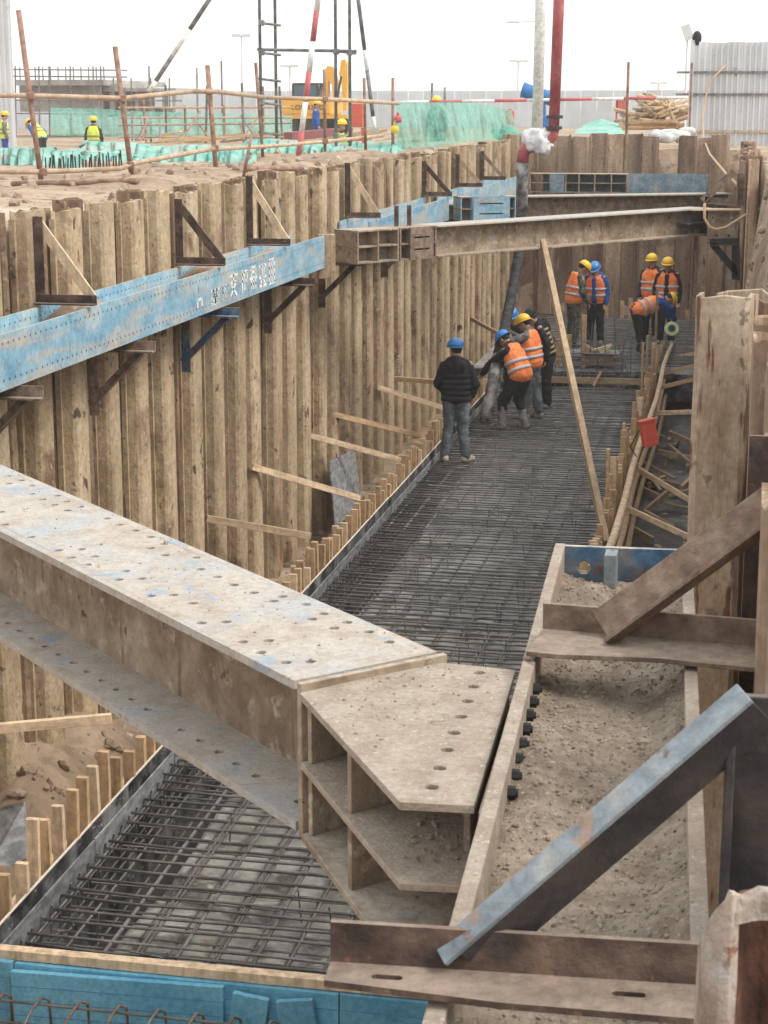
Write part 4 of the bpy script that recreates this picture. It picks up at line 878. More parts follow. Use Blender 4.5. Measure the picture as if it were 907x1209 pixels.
# right formwork, seen from outside
fwr = thing('formwork', 'right trench formwork of close timber boards with peeled log rails', 'formwork')
y = 9.4
while y < 33.0:
    L = min(1.83, 33.0 - y); mb = MB(); mb.box((-1.492, y + L / 2, -0.26), (0.016, L - 0.006, 0.62)); mb.build('panel', 'ply', fwr); y += L
y = 9.4
while y < 36.5:
    h = 0.12 + 0.22 * random.random() + 0.25 * max(0, fb(3, y, 0, 0.6)) + (0.3 if 22 < y < 34 and random.random() < 0.4 else 0)
    put('stud', random.choice(stud), fwr, (-1.436 + rj(0.006), y, 0.05 + h - 0.9), (rj(0.025), rj(0.025), rj(0.06)))
    y += 0.13 + 0.06 * random.random()
for (X_, z_, r_, mt) in ((-1.25, 0.34, 0.05, 'timber_pale'), (-1.24, 0.02, 0.04, 'timber_old'), (-1.2, -0.25, 0.04, 'timber_old')):
    mb = MB(); pts = [(X_ + 0.03 * math.sin(k * 1.3), 17.5 + 1.9 * k, z_ + 0.03 * math.sin(k * 0.9 + X_ * 9)) for k in range(11)]
    mb.tube(pts, [r_ * (1 - 0.02 * k) for k in range(11)], 8); mb.build('log_rail', mt, fwr, smooth=True)
for (px, pt, pb, Y, w_) in ((721, 530, 640, 21.5, 0.1), (757, 396, 470, 30.5, 0.13), (768, 340, 440, 33.5, 0.09), (778, 405, 480, 29, 0.11), (746, 500, 560, 24.5, 0.1), (735, 560, 640, 22.0, 0.1)):
    a = aty(px, pt, Y); mb = MB(); mb.box((-1.47, Y, (a.z - 0.4) / 2), (0.04, w_, a.z + 0.4)); mb.build('stud', 'timber_old' if Y > 28 else 'timber', fwr)
GR = 'braces between the right formwork and bank'
for a, b, lb, mt in (((738, 599), (822, 638), 'pale batten brace sloping down below the red box', 'timber_pale'), ((752, 553), (822, 595), 'pale batten brace sloping down under the hanging red box', 'timber_pale'), ((776, 513), (824, 537), 'thick pale batten brace running right from the red box', 'timber_pale'),
        ((770, 488), (826, 486), 'level thin batten brace above the hanging red box', 'timber_pale'), ((778, 458), (826, 446), 'timber brace rising to the right above the level batten', 'timber'), ((785, 441), (826, 430), 'wide timber brace rising under the topmost right brace', 'timber'), ((790, 424), (826, 416), 'topmost thin right-hand brace near the tape reel', 'timber_pale')):
    A1 = atx(*a, -1.26); B1 = aty(*b, max(12, A1.y - 0.3)); timber_bar(lb, A1, B1, 0.045, 0.07, mt, group=GR)
# debris in the dark gap between right formwork and bank
rs = random.Random(21)
for k in range(34):
    x, y = rs.uniform(-1.25, -0.5), rs.uniform(15, 31); a = rs.uniform(0, 3.1); L = rs.uniform(0.4, 1.1); z = hz(x, y) + 0.07
    p = V(x - math.cos(a) * L / 2, y - math.sin(a) * L / 2, z + rs.uniform(-0.02, 0.04)); q = V(x + math.cos(a) * L / 2, y + math.sin(a) * L / 2, z + rs.uniform(0, 0.22))
    timber_bar('dirty timber offcut lying in the dark gap beside right formwork', p, q, 0.05, rs.choice((0.04, 0.09)), 'timber_old', 'timber_offcut', 'timber', 'offcuts in the gap beside the right formwork')
# long prop leaning on the middle strut
timber_bar('long weathered timber prop leaning against the middle strut', atz(716, 642, 0.06), aty(641, 285, 24.6), 0.075, 0.10, 'timber_old', 'timber_prop', up=V(0.3, -1, 0))
# hanging red box
rb = thing('red_box', 'small red plastic box hanging on the right log rail', 'box')
c = aty(766, 512, 23.6); rot = Matrix.Rotation(R(-12), 3, 'Y') @ Matrix.Rotation(R(25), 3, 'Z')
mb = MB(); mb.box(c, (0.2, 0.13, 0.33), rot); mb.build('body', 'red', rb, bevel=0.012)
mb = MB(); mb.box(c + rot @ V(0, 0, 0.18), (0.23, 0.16, 0.035), rot); mb.build('lid', 'red', rb, bevel=0.006)
for s in (-0.05, 0.0, 0.05):
    mb = MB(); mb.box(c + rot @ V(s, -0.068, 0), (0.012, 0.012, 0.26), rot); mb.build('rib', 'red', rb)
mb = MB(); mb.tube([c + V(-0.05, 0, 0.16), c + V(-0.16, 0.02, -0.02), c + V(-0.24, 0.05, -0.2), c + V(-0.15, 0, -0.32)], 0.008, 6); mb.build('strap', 'black', rb)

# front edge: timber strip, blue foam boards, hooked bars before it
mb = MB(); mb.box((-2.9, 9.285, 0.0), (3.9, 0.075, 0.06)); o = mb.build('timber_strip', 'timber_pale', bevel=0.003); tag(o, 'long pale timber strip capping the blue foam boards', 'timber')
for x0, x1, y0, z0, z1, tl, lb in ((-4.7, -4.12, 9.20, -0.62, -0.01, 2, 'blue foam board standing at the left end under timber strip'), (-4.10, -2.78, 9.175, -0.6, -0.05, -1, 'wide blue foam board with bright upper edge under the timber strip'),
        (-4.1, -2.1, 9.225, -0.62, -0.035, 0, 'long blue foam board set back behind the tilted pieces'), (-2.09, -0.9, 9.225, -0.62, -0.035, 0, 'blue foam board at the right under the rusty angle arm'),
        (-2.75, -2.53, 9.15, -0.58, -0.06, 7, 'narrow blue foam piece tilted against the long board'), (-2.42, -2.2, 9.15, -0.58, -0.06, -9, 'narrow blue foam offcut leaning the other way'), (-2.25, -1.3, 9.16, -0.62, -0.3, 0, 'low blue foam strip lying along the bottom of boards'), (-3.0, -2.4, 9.1, -0.62, -0.33, 2, 'short low blue foam block in front of the boards')):
    mb = MB(); mb.box((0, 0, 0), (x1 - x0, 0.045, z1 - z0)); o = mb.build('foam_board', 'foam', bevel=0.004); o.location = ((x0 + x1) / 2, y0, (z0 + z1) / 2); o.rotation_euler = (R(-3), R(tl), rj(0.01)); tag(o, lb, 'foam board', 'blue foam boards')
    if x1 - x0 > 0.5:
        for k in range(1, 6):
            mb = MB(); mb.box((0, -0.0225, -(z1 - z0) / 2 + (z1 - z0) * k / 6), (x1 - x0 - 0.01, 0.002, 0.003)); mb.build('groove', 'cannon', o)
hk = thing('rebar_hooks', 'bent rusty starter bars tied to long rods before the foam', 'rebar')
for z, yy in ((-0.12, 8.93), (-0.26, 8.80), (-0.3, 9.0)):
    mb = MB(); mb.tube([(-4.8, yy, z), (-3, yy + 0.02, z - 0.02), (-1.0, yy - 0.02, z)], 0.0085, 6); mb.build('rod', 'rebar', hk)
for k in range(15):
    x = -4.55 + 0.235 * k + rj(0.02); mb = MB()
    mb.tube([(x - 0.06, 8.62, -0.62), (x - 0.03, 8.66, -0.3), (x - 0.02, 8.72, -0.2), (x, 8.86, -0.12), (x + 0.01, 8.98, -0.11), (x + 0.03, 9.05, -0.16), (x + 0.035, 9.07, -0.6)], 0.0095, 6); mb.build('hook', 'rebar_rust' if k % 3 else 'rebar', hk, smooth=True)
# far formwork and planks on the raised floor
for k, (px, pt) in enumerate(((660, 400), (672, 395), (690, 372), (701, 372), (716, 362), (735, 355), (745, 352), (812, 366), (826, 352), (835, 362), (843, 366), (851, 360))):
    a = aty(px, pt, 40.9 if px > 690 else 33.6); w_ = 0.09
    mb = MB(); mb.box((a.x, a.y, (a.z + 0.0) / 2), (w_, 0.05, a.z)); tag(mb.build('timber_stake', 'timber'), 'pale timber stake standing at the edge of the far mat', 'timber', 'stakes round the raised mat')
pk = thing('plywood_table', 'low plywood-topped block on the raised mat with scrap wood', 'platform')
a = aty(700, 425, 33.6); mb = MB(); mb.box((a.x, 33.75, 0.44), (1.0, 0.5, 0.02)); mb.build('top', 'board', pk)
mb = MB(); mb.box((a.x + 0.1, 33.75, 0.34), (0.55, 0.3, 0.18)); mb.build('block', 'timber_old', pk)
for dx, dz, rz_ in ((0.0, 0.5, 30), (0.14, 0.52, -15), (0.22, 0.49, -40), (-0.1, 0.49, 10)):
    c = V(a.x + dx, 33.7, dz); d = Matrix.Rotation(R(rz_), 3, 'Y') @ V(0.16, 0.05, 0); timber_bar('small pale wood scrap on the plywood-topped block', c - d, c + d, 0.06, 0.05, 'timber_pale', 'wood_scrap', 'timber', 'wood scraps on the block')
timber_bar('long pale plank lying across the step before the raised mat', (-4.3, 32.86, 0.02), (-1.55, 32.86, 0.03), 0.03, 0.12, 'timber_old', 'plank')
timber_bar('short pale plank end propped at the step', (-2.55, 32.8, -0.06), (-2.42, 32.83, 0.2), 0.1, 0.03, 'timber_pale', 'plank')

# ================================================================== PEOPLE
def remesh(o, vox, it=4, disp=0.0):
    m = o.modifiers.new('skin', 'REMESH'); m.mode = 'VOXEL'; m.voxel_size = vox; m.use_smooth_shade = True
    s = o.modifiers.new('smooth', 'SMOOTH'); s.factor = 0.5; s.iterations = it
    if disp:
        tx = bpy.data.textures.get('folds') or bpy.data.textures.new('folds', 'CLOUDS'); tx.noise_scale = 0.09; tx.noise_depth = 2
        d = o.modifiers.new('folds', 'DISPLACE'); d.texture = tx; d.strength = disp; d.mid_level = 0.5; d.texture_coords = 'LOCAL'
    return o
def person(label, loc, rz, jacket, trousers, feet, helmet, vest=None, pose=None, vox=0.015, h=1.72, band='band', hood=False, stripes=None, group=None, boots_high=False, open_front=False):
    po = pose or {}; k = h / 1.72
    bend = R(po.get('bend', 0)); side = R(po.get('side', 0)); drop = po.get('drop', 0.0)
    pel = V(po.get('px', 0), po.get('py', 0), 0.93 - drop)
    RB = Matrix.Rotation(side, 3, 'Y') @ Matrix.Rotation(-bend, 3, 'X')
    RH = RB @ Matrix.Rotation(-R(po.get('nod', 0)), 3, 'X') @ Matrix.Rotation(R(po.get('turn', 0)), 3, 'Z')
    ub = lambda x, y, z: pel + RB @ V(x, y, z - 0.93)
    J = {}
    for s, n_ in ((-1, 'l'), (1, 'r')):
        J['hip' + n_] = pel + V(s * 0.085, 0, -0.02)
        J['kn' + n_] = V(*po.get('kn' + n_, (s * 0.10 + pel.x * 0.5, 0.02 + pel.y * 0.5, 0.50 - drop * 0.4))); J['an' + n_] = V(*po.get('an' + n_, (s * 0.115, 0.0, 0.085)))
        tt = po.get('toe' + n_, (s * 0.05, 0.16)); J['toe' + n_] = J['an' + n_] + V(tt[0], tt[1], -0.045)
        J['sh' + n_] = ub(s * 0.175, 0, 1.395)
        J['el' + n_] = V(*po['el' + n_]) if 'el' + n_ in po else ub(s * 0.235, -0.03, 1.12)
        J['wr' + n_] = V(*po['wr' + n_]) if 'wr' + n_ in po else ub(s * 0.235, 0.08, 0.88)
    neck = ub(0, 0.0, 1.47); hc = neck + RH @ V(0, 0.03, 0.135)
    b = MB()
    for s in (-1, 1): b.caps(ub(s * 0.06, 0, 0.95), ub(s * 0.075, 0, 1.33), 0.10, 0.105)
    b.caps(ub(0, 0, 1.36), neck + RH @ V(0, 0.01, 0.06), 0.07, 0.056)
    b.ell(hc, (0.077, 0.096, 0.118), rot=RH); b.ell(hc + RH @ V(0, 0.045, -0.055), (0.055, 0.055, 0.06), rot=RH)
    b.caps(hc + RH @ V(0, 0.09, 0.0), hc + RH @ V(0, 0.108, -0.03), 0.012, 0.017, 8)
    for s in (-1, 1): b.ell(hc + RH @ V(s * 0.08, -0.005, -0.01), (0.014, 0.022, 0.034), 8, 6, rot=RH)
    for s, n_ in ((-1, 'l'), (1, 'r')):
        b.caps(J['hip' + n_], J['kn' + n_], 0.085, 0.058); b.caps(J['kn' + n_], J['an' + n_], 0.056, 0.04); b.caps(J['an' + n_] + V(0, 0, -0.03), J['toe' + n_], 0.042, 0.036)
        b.caps(J['sh' + n_], J['el' + n_], 0.055, 0.043); b.caps(J['el' + n_], J['wr' + n_], 0.042, 0.03)
        fd = (J['wr' + n_] - J['el' + n_]).normalized(); sd = fd.cross(V(0.2, 1, 0.3)).normalized() * s; nd = fd.cross(sd).normalized()
        w0 = J['wr' + n_]; pc = w0 + fd * 0.075
        for q in (-0.025, 0, 0.025): b.caps(w0 + fd * 0.015 + sd * q * 0.5, w0 + fd * 0.085 + sd * q, 0.017, 0.015, 8)
        for q, l_ in ((-0.033, 0.06), (-0.011, 0.075), (0.011, 0.07), (0.033, 0.055)):
            r_ = pc + sd * q; m_ = r_ + fd * l_ * 0.55 + nd * l_ * 0.2; b.caps(r_, m_, 0.0105, 0.0095, 6); b.caps(m_, m_ + fd * l_ * 0.3 + nd * l_ * 0.45, 0.0095, 0.008, 6)
        tb = w0 + fd * 0.03 - sd * 0.03; b.caps(tb, tb + fd * 0.045 - sd * 0.03 + nd * 0.02, 0.013, 0.009, 6)
    body = b.build('person', 'skin', smooth=True); remesh(body, min(vox, 0.011), 2)
    body.location = loc; body.rotation_euler = (0, 0, R(rz)); body.scale = (k, k, k)
    tag(body, label, 'person', group)
    # face and hair
    m = MB()
    for s in (-1, 1): m.ell(hc + RH @ V(s * 0.031, 0.088, 0.012), (0.012, 0.008, 0.007), 8, 6, rot=RH)
    m.build('eyes', 'hair', body)
    m = MB(); m.box(hc + RH @ V(0, 0.099, -0.062), (0.044, 0.008, 0.007), RH); m.build('mouth', 'c_purple', body)
    m = MB(); m.ell(hc + RH @ V(0, -0.018, 0.02), (0.083, 0.09, 0.108), rot=RH); m.build('hair', 'hair', body, smooth=True)
    # trousers
    m = MB()
    m.caps(pel + V(-0.065, 0, 0.02), pel + V(0.065, 0, 0.02), 0.122); 
    for s in (-1, 1): m.caps(pel + V(s * 0.065, 0, 0.0), ub(s * 0.06, 0, 1.02), 0.118, 0.11)
    for n_ in 'lr':
        an = J['an' + n_]; kn = J['kn' + n_]
        end = an + V(0, 0, 0.03) if not boots_high else kn.lerp(an, 0.35)
        m.caps(J['hip' + n_], kn, 0.112, 0.085 if not boots_high else 0.09); m.caps(kn, end, 0.083, 0.073 if not boots_high else 0.078)
    remesh(m.build('trousers', trousers, body), vox, 3, 0.035)
    # footwear
    for n_ in 'lr':
        an = J['an' + n_]; m = MB()
        m.caps(an + V(0, 0, -0.028), J['toe' + n_] + V(0, 0, 0.0), 0.056, 0.047); m.caps(an + (an - J['toe' + n_]) * 0.25 + V(0, 0, -0.04), an + V(0, 0, 0.05), 0.05, 0.05)
        if boots_high: m.caps(an, J['kn' + n_].lerp(an, 0.3), 0.062, 0.073)
        remesh(m.build('boot' if boots_high else 'shoe', feet, body), vox * 0.8, 2)
    # jacket
    m = MB()
    for s in (-1, 1): m.caps(ub(s * 0.07, 0, 0.93 if not po.get('short') else 1.0), ub(s * 0.085, 0, 1.31), 0.128, 0.128)
    m.caps(ub(0, 0, 0.93 if not po.get('short') else 1.0), ub(0, 0, 1.31), 0.128, 0.13); m.caps(ub(-0.12, -0.01, 1.38), ub(0.12, -0.01, 1.38), 0.075); m.caps(ub(0, -0.01, 1.4), ub(0, 0, 1.47), 0.085, 0.072)
    if hood: m.caps(ub(-0.06, -0.10, 1.40), ub(0.06, -0.10, 1.40), 0.075); m.caps(ub(0, -0.1, 1.45), ub(0, -0.12, 1.33), 0.08, 0.06)
    for n_ in 'lr':
        sg = -1 if n_ == 'l' else 1
        m.caps(ub(sg * 0.04, -0.01, 1.455), ub(sg * 0.165, -0.01, 1.385), 0.062, 0.068)
        m.caps(J['sh' + n_] + RB @ V(-sg * 0.012, 0, -0.03), J['el' + n_], 0.078, 0.066); m.caps(J['el' + n_], J['wr' + n_], 0.066, 0.05)
    jk = remesh(m.build('jacket', jacket, body), vox, 3, 0.04)
    def bands(heights, grow, mt, tall=0.05):
        for z in heights:
            hw = 0.075 + (z - 0.93) * 0.026; rr_ = 0.128 + grow; lo = []; hi = []
            n = 28; m = MB()
            for q in range(n):
                t = 2 * math.pi * q / n; cx = hw * (1 if math.cos(t) > 0 else -1) * min(1, abs(math.cos(t)) * 4); p = (cx + rr_ * math.cos(t), rr_ * math.sin(t))
                for dz in (-tall / 2, tall / 2): m.v.append(tuple(ub(p[0], p[1], z + dz)))
                for dz in (-tall / 2, tall / 2): m.v.append(tuple(ub(p[0] * 0.95, p[1] * 0.95, z + dz)))
            for q in range(n):
                a = q * 4; c_ = ((q + 1) % n) * 4
                m.f += [(a, c_, c_ + 1, a + 1), (a + 2, a + 3, c_ + 3, c_ + 2), (a + 1, c_ + 1, c_ + 3, a + 3), (a, a + 2, c_ + 2, c_)]
            m.build('quilted_panel' if mt == 'c_black' else 'stripe' if mt == 'stripe_y' else 'reflective_band', mt, body, smooth=True)
    if vest:
        m = MB(); rr_ = 0.146
        for s in (-1, 1): m.caps(ub(s * 0.075, 0, 0.95), ub(s * 0.08, 0, 1.30), rr_, rr_ - 0.006); m.caps(ub(s * 0.10, 0, 1.30), ub(s * 0.085, -0.01, 1.40), 0.10, 0.085)
        m.caps(ub(0, 0, 0.95), ub(0, 0, 1.30), rr_, rr_); m.caps(ub(-0.08, -0.03, 1.40), ub(0.08, -0.03, 1.40), 0.083)
        remesh(m.build('vest', vest, body), vox, 3, 0.025)
        bands((1.04, 1.17), 0.027, band)
        if open_front:
            m = MB(); m.caps(ub(0, 0.115, 0.93), ub(0, 0.09, 1.36), 0.066, 0.06); remesh(m.build('shirt_front', jacket, body), vox, 2)
    if stripes == 'c_black': bands((0.92, 1.0, 1.08, 1.16, 1.24), 0.010, stripes, 0.066)
    elif stripes: bands((0.95, 1.03, 1.11, 1.19, 1.27, 1.35), 0.012, stripes, 0.035)
    # helmet: dome, brim and peak
    m = MB(); n = 20; rows = []
    for i in range(8):
        a = (math.pi / 2) * i / 7
        for q in range(n):
            t = 2 * math.pi * q / n; r_ = math.cos(a); rid = 0.006 * (1 if abs(math.cos(t)) < 0.16 else 0) * math.sin(a * 2)
            m.v.append(tuple(hc + RH @ V(0.118 * max(r_, 0.01) * math.cos(t), 0.008 + 0.138 * max(r_, 0.01) * math.sin(t), 0.035 + 0.122 * math.sin(a) ** 0.85 + rid)))
    for i in range(7):
        for q in range(n): m.f.append((i * n + q, i * n + (q + 1) % n, (i + 1) * n + (q + 1) % n, (i + 1) * n + q))
    m.f.append(tuple(7 * n + q for q in range(n))); m.f.append(tuple(range(n))[::-1])
    hm = m.build('helmet', helmet, body, smooth=True)
    m = MB(); inn = []
    for q in range(n):
        t = 2 * math.pi * q / n; pk_ = 0.045 * max(0, math.sin(t)) ** 2; o_ = 0.018
        for rr_, zz in ((0.0, 0.042), (1.0, 0.030), (1.0, 0.022), (0.0, 0.03)):
            m.v.append(tuple(hc + RH @ V((0.114 + o_ * rr_ * 0.8) * math.cos(t), 0.008 + (0.134 + (o_ + pk_) * rr_) * math.sin(t), zz)))
    for q in range(n):
        for i in range(4): m.f.append((q * 4 + i, q * 4 + (i + 1) % 4, ((q + 1) % n) * 4 + (i + 1) % 4, ((q + 1) % n) * 4 + i))
    m.build('brim', helmet, hm, smooth=True)
    return body
def foot(px, py, z): p = atz(px, py, z); return (p.x, p.y, z)
MZ = MATZ + 0.006
person('man in black hooded puffer jacket, jeans and blue helmet on the rebar mat', foot(538, 546, MZ), 8, 'c_black', 'c_jean', 'shoe', 'h_blue', hood=True, stripes='c_black', h=1.78, vox=0.013,
       pose=dict(turn=25, nod=4, ell=(-0.26, 0.0, 1.12), wrl=(-0.17, 0.17, 0.98), elr=(0.27, -0.02, 1.12), wrr=(0.22, 0.14, 0.93), anl=(-0.15, 0, 0.085), anr=(0.14, -0.02, 0.085), toel=(-0.04, 0.15), toer=(0.09, 0.13)))
person('stooping worker in orange vest and blue helmet gripping the pump hose', foot(608, 507, MZ), 62, 'c_black', 'c_dark', 'boot', 'h_blue', vest='vest', h=1.72, vox=0.013, boots_high=True,
       pose=dict(bend=27, nod=16, py=-0.12, drop=0.05, anl=(-0.14, 0.16, 0.085), anr=(0.13, -0.12, 0.085), knl=(-0.12, 0.16, 0.48), knr=(0.12, 0.03, 0.48), ell=(-0.22, 0.38, 1.02), wrl=(-0.14, 0.56, 0.86), elr=(0.22, 0.36, 1.00), wrr=(0.10, 0.56, 0.95)))
person('worker in orange vest and yellow helmet raising a grey sleeve to the hose', foot(628, 495, MZ), 72, 'c_grey', 'c_jean', 'boot', 'h_yellow', vest='vest', h=1.74, vox=0.013,
       pose=dict(bend=9, nod=16, anl=(-0.12, 0.08, 0.085), anr=(0.12, -0.08, 0.085), ell=(-0.30, 0.25, 1.30), wrl=(-0.12, 0.44, 1.42), elr=(0.28, 0.22, 1.22), wrr=(0.1, 0.42, 1.36)))
person('worker in black and yellow striped hooded jacket behind the grey-sleeved worker', foot(646, 482, MZ), 100, 'c_black', 'c_dark', 'boot', 'c_black', hood=True, stripes='stripe_y', h=1.76, vox=0.015, pose=dict(bend=20, nod=25))
person('worker almost hidden behind the hose, only blue helmet showing', foot(606, 478, MZ), 170, 'c_dark', 'c_dark', 'boot', 'h_blue', h=1.72, vox=0.016, pose=dict(bend=10, nod=15))
FZ = 0.292
person('worker in camouflage and orange vest with yellow helmet looking down', (*aty(676, 396, 35.6).xy, FZ), -60, 'c_camo', 'c_camo', 'boot', 'h_yellow', vest='vest', h=1.74, vox=0.016, pose=dict(bend=10, nod=30, ell=(-0.25, 0.05, 1.12), wrl=(-0.16, 0.2, 0.92), elr=(0.25, 0.08, 1.10), wrr=(0.2, 0.22, 0.88)))
person('worker facing camera in open orange vest and blue helmet', (*aty(703, 394, 36.0).xy, FZ), 165, 'c_navy', 'c_dark', 'boot', 'h_blue', vest='vest', h=1.68, vox=0.016, open_front=True, pose=dict(bend=5, nod=22))
person('worker with yellow helmet and orange vest behind the bending man', (*aty(768, 394, 37.0).xy, FZ), 160, 'c_purple', 'c_dark', 'boot', 'h_yellow', vest='vest', h=1.74, vox=0.016, pose=dict(nod=5))
person('worker in black with open orange vest standing behind the tape reel', (*aty(786, 396, 36.2).xy, FZ), 175, 'c_black', 'c_dark', 'boot', 'h_yellow', vest='vest', h=1.74, vox=0.016, open_front=True, pose=dict(nod=8))
bw = aty(758, 414, 34.6)
person('bending worker with yellow helmet and blue sleeves reaching for the tape reel', (bw.x, bw.y, FZ), -70, 'c_navy', 'c_dark', 'boot', 'h_yellow', vest='vest', h=1.72, vox=0.015,
       pose=dict(bend=68, nod=10, py=-0.12, drop=0.06, anl=(-0.13, 0.04, 0.085), anr=(0.13, -0.08, 0.085), ell=(-0.2, 0.50, 0.95), wrl=(-0.12, 0.58, 0.70), elr=(0.2, 0.48, 0.92), wrr=(0.1, 0.60, 0.68)))
# tape reel
rl = thing('tape_reel', 'round pale green measuring tape reel held by the bending worker', 'reel')
c = aty(793, 388, 34.3); ax_ = V(0.25, -1, 0.25).normalized()
mb = MB(); mb.tube([c - ax_ * 0.02, c + ax_ * 0.02], 0.135, 24); mb.build('case', 'white', rl)
mb = MB(); mb.tube([c + ax_ * 0.02, c + ax_ * 0.026], 0.105, 20); mb.build('scale_ring', 'limevest', rl)
mb = MB(); mb.tube([c + ax_ * 0.02, c + ax_ * 0.03], 0.07, 20); mb.build('hub', 'c_navy', rl)
mb = MB(); mb.tube([c + ax_ * 0.03, c + ax_ * 0.05], 0.02, 8); mb.build('crank', 'black', rl)

# ================================================================== PUMP HOSE
hs = thing('concrete_pump_hose', 'red concrete pump pipe with elbow and long rubber hose hanging into trench', 'pump hose')
HY = 29.4
def hp(pts): return [aty(x, y, Y) for x, y, Y in pts]
mb = MB(); mb.tube(hp([(664, -420, HY), (660, 0, HY), (654, 150, HY)]), 0.088, 16); mb.build('red_pipe', 'redpipe', hs, smooth=True)
mb = MB(); mb.tube(hp([(654, 150, HY), (652, 160, HY), (645, 168, HY - 0.02), (635, 172, HY - 0.03), (624, 174, HY - 0.04), (618, 180, HY - 0.05), (617, 192, HY - 0.05)]), 0.10, 14); mb.build('elbow', 'redpipe', hs, smooth=True)
for (x, y) in ((655, 138), (654, 151)):
    p = aty(x, y, HY); mb = MB(); mb.tube([p - V(0, 0, 0.025), p + V(0, 0, 0.025)], 0.135, 16); mb.build('coupling', 'steel_dark', hs)
mb = MB(); mb.tube(hp([(617, 192, HY - 0.05), (616.5, 215, HY - 0.05), (616, 262, HY - 0.1)]), 0.098, 14); mb.build('sleeve', 'hose_grey', hs, smooth=True)
mb = MB(); mb.tube(hp([(616, 262, HY - 0.1), (613, 300, HY - 0.2), (604, 350, HY - 0.5), (595, 392, HY - 0.9), (588, 420, HY - 1.25)]), 0.088, 14); mb.build('rubber_hose', 'hose', hs, smooth=True)
mb = MB(); mb.tube(hp([(588, 420, HY - 1.25), (583, 445, HY - 1.55), (577, 478, HY - 1.85), (572, 498, HY - 2.0)]), [0.09, 0.095, 0.09, 0.085], 14); mb.build('hose_end', 'hose_grey', hs, smooth=True)
# plastic wrapped round the elbow
mb = MB(); c = aty(636, 166, HY - 0.06); mb.ell(c, (0.24, 0.17, 0.2), 30, 22)
mb.v = [tuple(Vector(p) + (Vector(p) - c) * (0.5 * fb(p[0], p[1], p[2] * 5, 5.0) + 0.3 * fb(p[0] + 9, p[1], p[2] * 14, 14))) for p in mb.v]
tag(mb.build('plastic_sheet', 'plastic_bag', smooth=True), 'crumpled white plastic bag tied round the red pipe elbow', 'plastic bag')
# white mast behind it
mb = MB(); mb.tube([aty(640, -300, 43.4), aty(638.5, 0, 43.4), aty(634, 166, 43.4)], 0.13, 16); tag(mb.build('mast', 'white', smooth=True), 'tall white stained pole rising beside the red pump pipe', 'pole')

# ================================================================== BACKGROUND SITE
def ground_at(px, Y, dz=0.0):
    p = aty(px, 150, Y); return V(p.x, Y, hz(p.x, Y) + dz)
# ---- rusty tube guard rail beyond the left piles
gr = thing('guard_rail', 'rusty scaffold tube guard rail leaning on the sandy ground', 'guard rail')
posts = [((22, 12), (50, 214), 23.5), ((136, 55), (157, 209), 24.6), ((245, 77), (256, 203), 26.5), ((302, 74), (311, 180), 33.0), ((383, 82), (384, 178), 33.6), ((430, 92), (432, 176), 35.0)]
for t_, b_, Y in posts:
    p = aty(*t_, Y); q = aty(*b_, Y); q.z = min(q.z, hz(q.x, Y)) - 0.15; mb = MB(); mb.tube([q, p], 0.037 if Y < 30 else 0.03, 10); mb.build('post', 'tube', gr, smooth=True)
def rail(pts, r, mat, par, nm='rail'):
    mb = MB(); mb.tube([aty(*p) for p in pts], r, 10); return mb.build(nm, mat, par, smooth=True)
rail([(-60, 112, 23.2), (36, 113, 23.4), (145, 116, 24.5), (233, 107, 26.3)], 0.036, 'bamboo', gr)
rail([(228, 108, 26.2), (256, 108, 26.4), (314, 115, 32.9)], 0.036, 'bamboo', gr)
rail([(306, 115, 32.8), (383, 117, 33.5), (440, 120, 35), (470, 122, 38)], 0.04, 'bamboo', gr)
rail([(-60, 202, 23.3), (51, 203, 23.4), (142, 199, 24.4), (157, 193, 24.5), (254, 175, 26.4)], 0.036, 'bamboo', gr)
rail([(250, 176, 26.3), (314, 173, 32.9), (385, 167, 33.5), (452, 160, 36)], 0.034, 'bamboo', gr)
for (x, y, Y) in ((36, 113, 23.4), (145, 116, 24.5), (247, 108, 26.4), (51, 203, 23.4), (154, 195, 24.5), (254, 175, 26.4), (311, 173, 32.9), (307, 115, 32.9), (384, 117, 33.5), (384, 167, 33.5)):
    c = aty(x, y, Y); mb = MB(); mb.box(c, (0.10, 0.10, 0.10), Matrix.Rotation(R(30), 3, 'Z')); mb.build('clamp', 'tube', gr, bevel=0.015)
# loose tubes on the ground by the piles
for a, b, Y1, Y2, lb in (((290, 206), (357, 203), 23.8, 25.8, 'short reddish tube lying level behind the left piles'), ((15, 214), (163, 227), 21.5, 20.0, 'thin brown pole lying on sand behind the left piles')):
    p = aty(*a, Y1); q = aty(*b, Y2); p.z = hz(p.x, p.y) + 0.05; q.z = hz(q.x, q.y) + 0.05; mb = MB(); mb.tube([p, q], 0.035, 8); tag(mb.build('tube', 'tube', smooth=True), lb, 'tube')
p = aty(285, 212, 22.8); q = aty(297, 160, 22.8); p.z = hz(p.x, p.y) - 0.1; mb = MB(); mb.tube([p, q], 0.022, 8); tag(mb.build('stake', 'tube', smooth=True), 'thin leaning rod stuck in sand behind the left piles', 'stake')
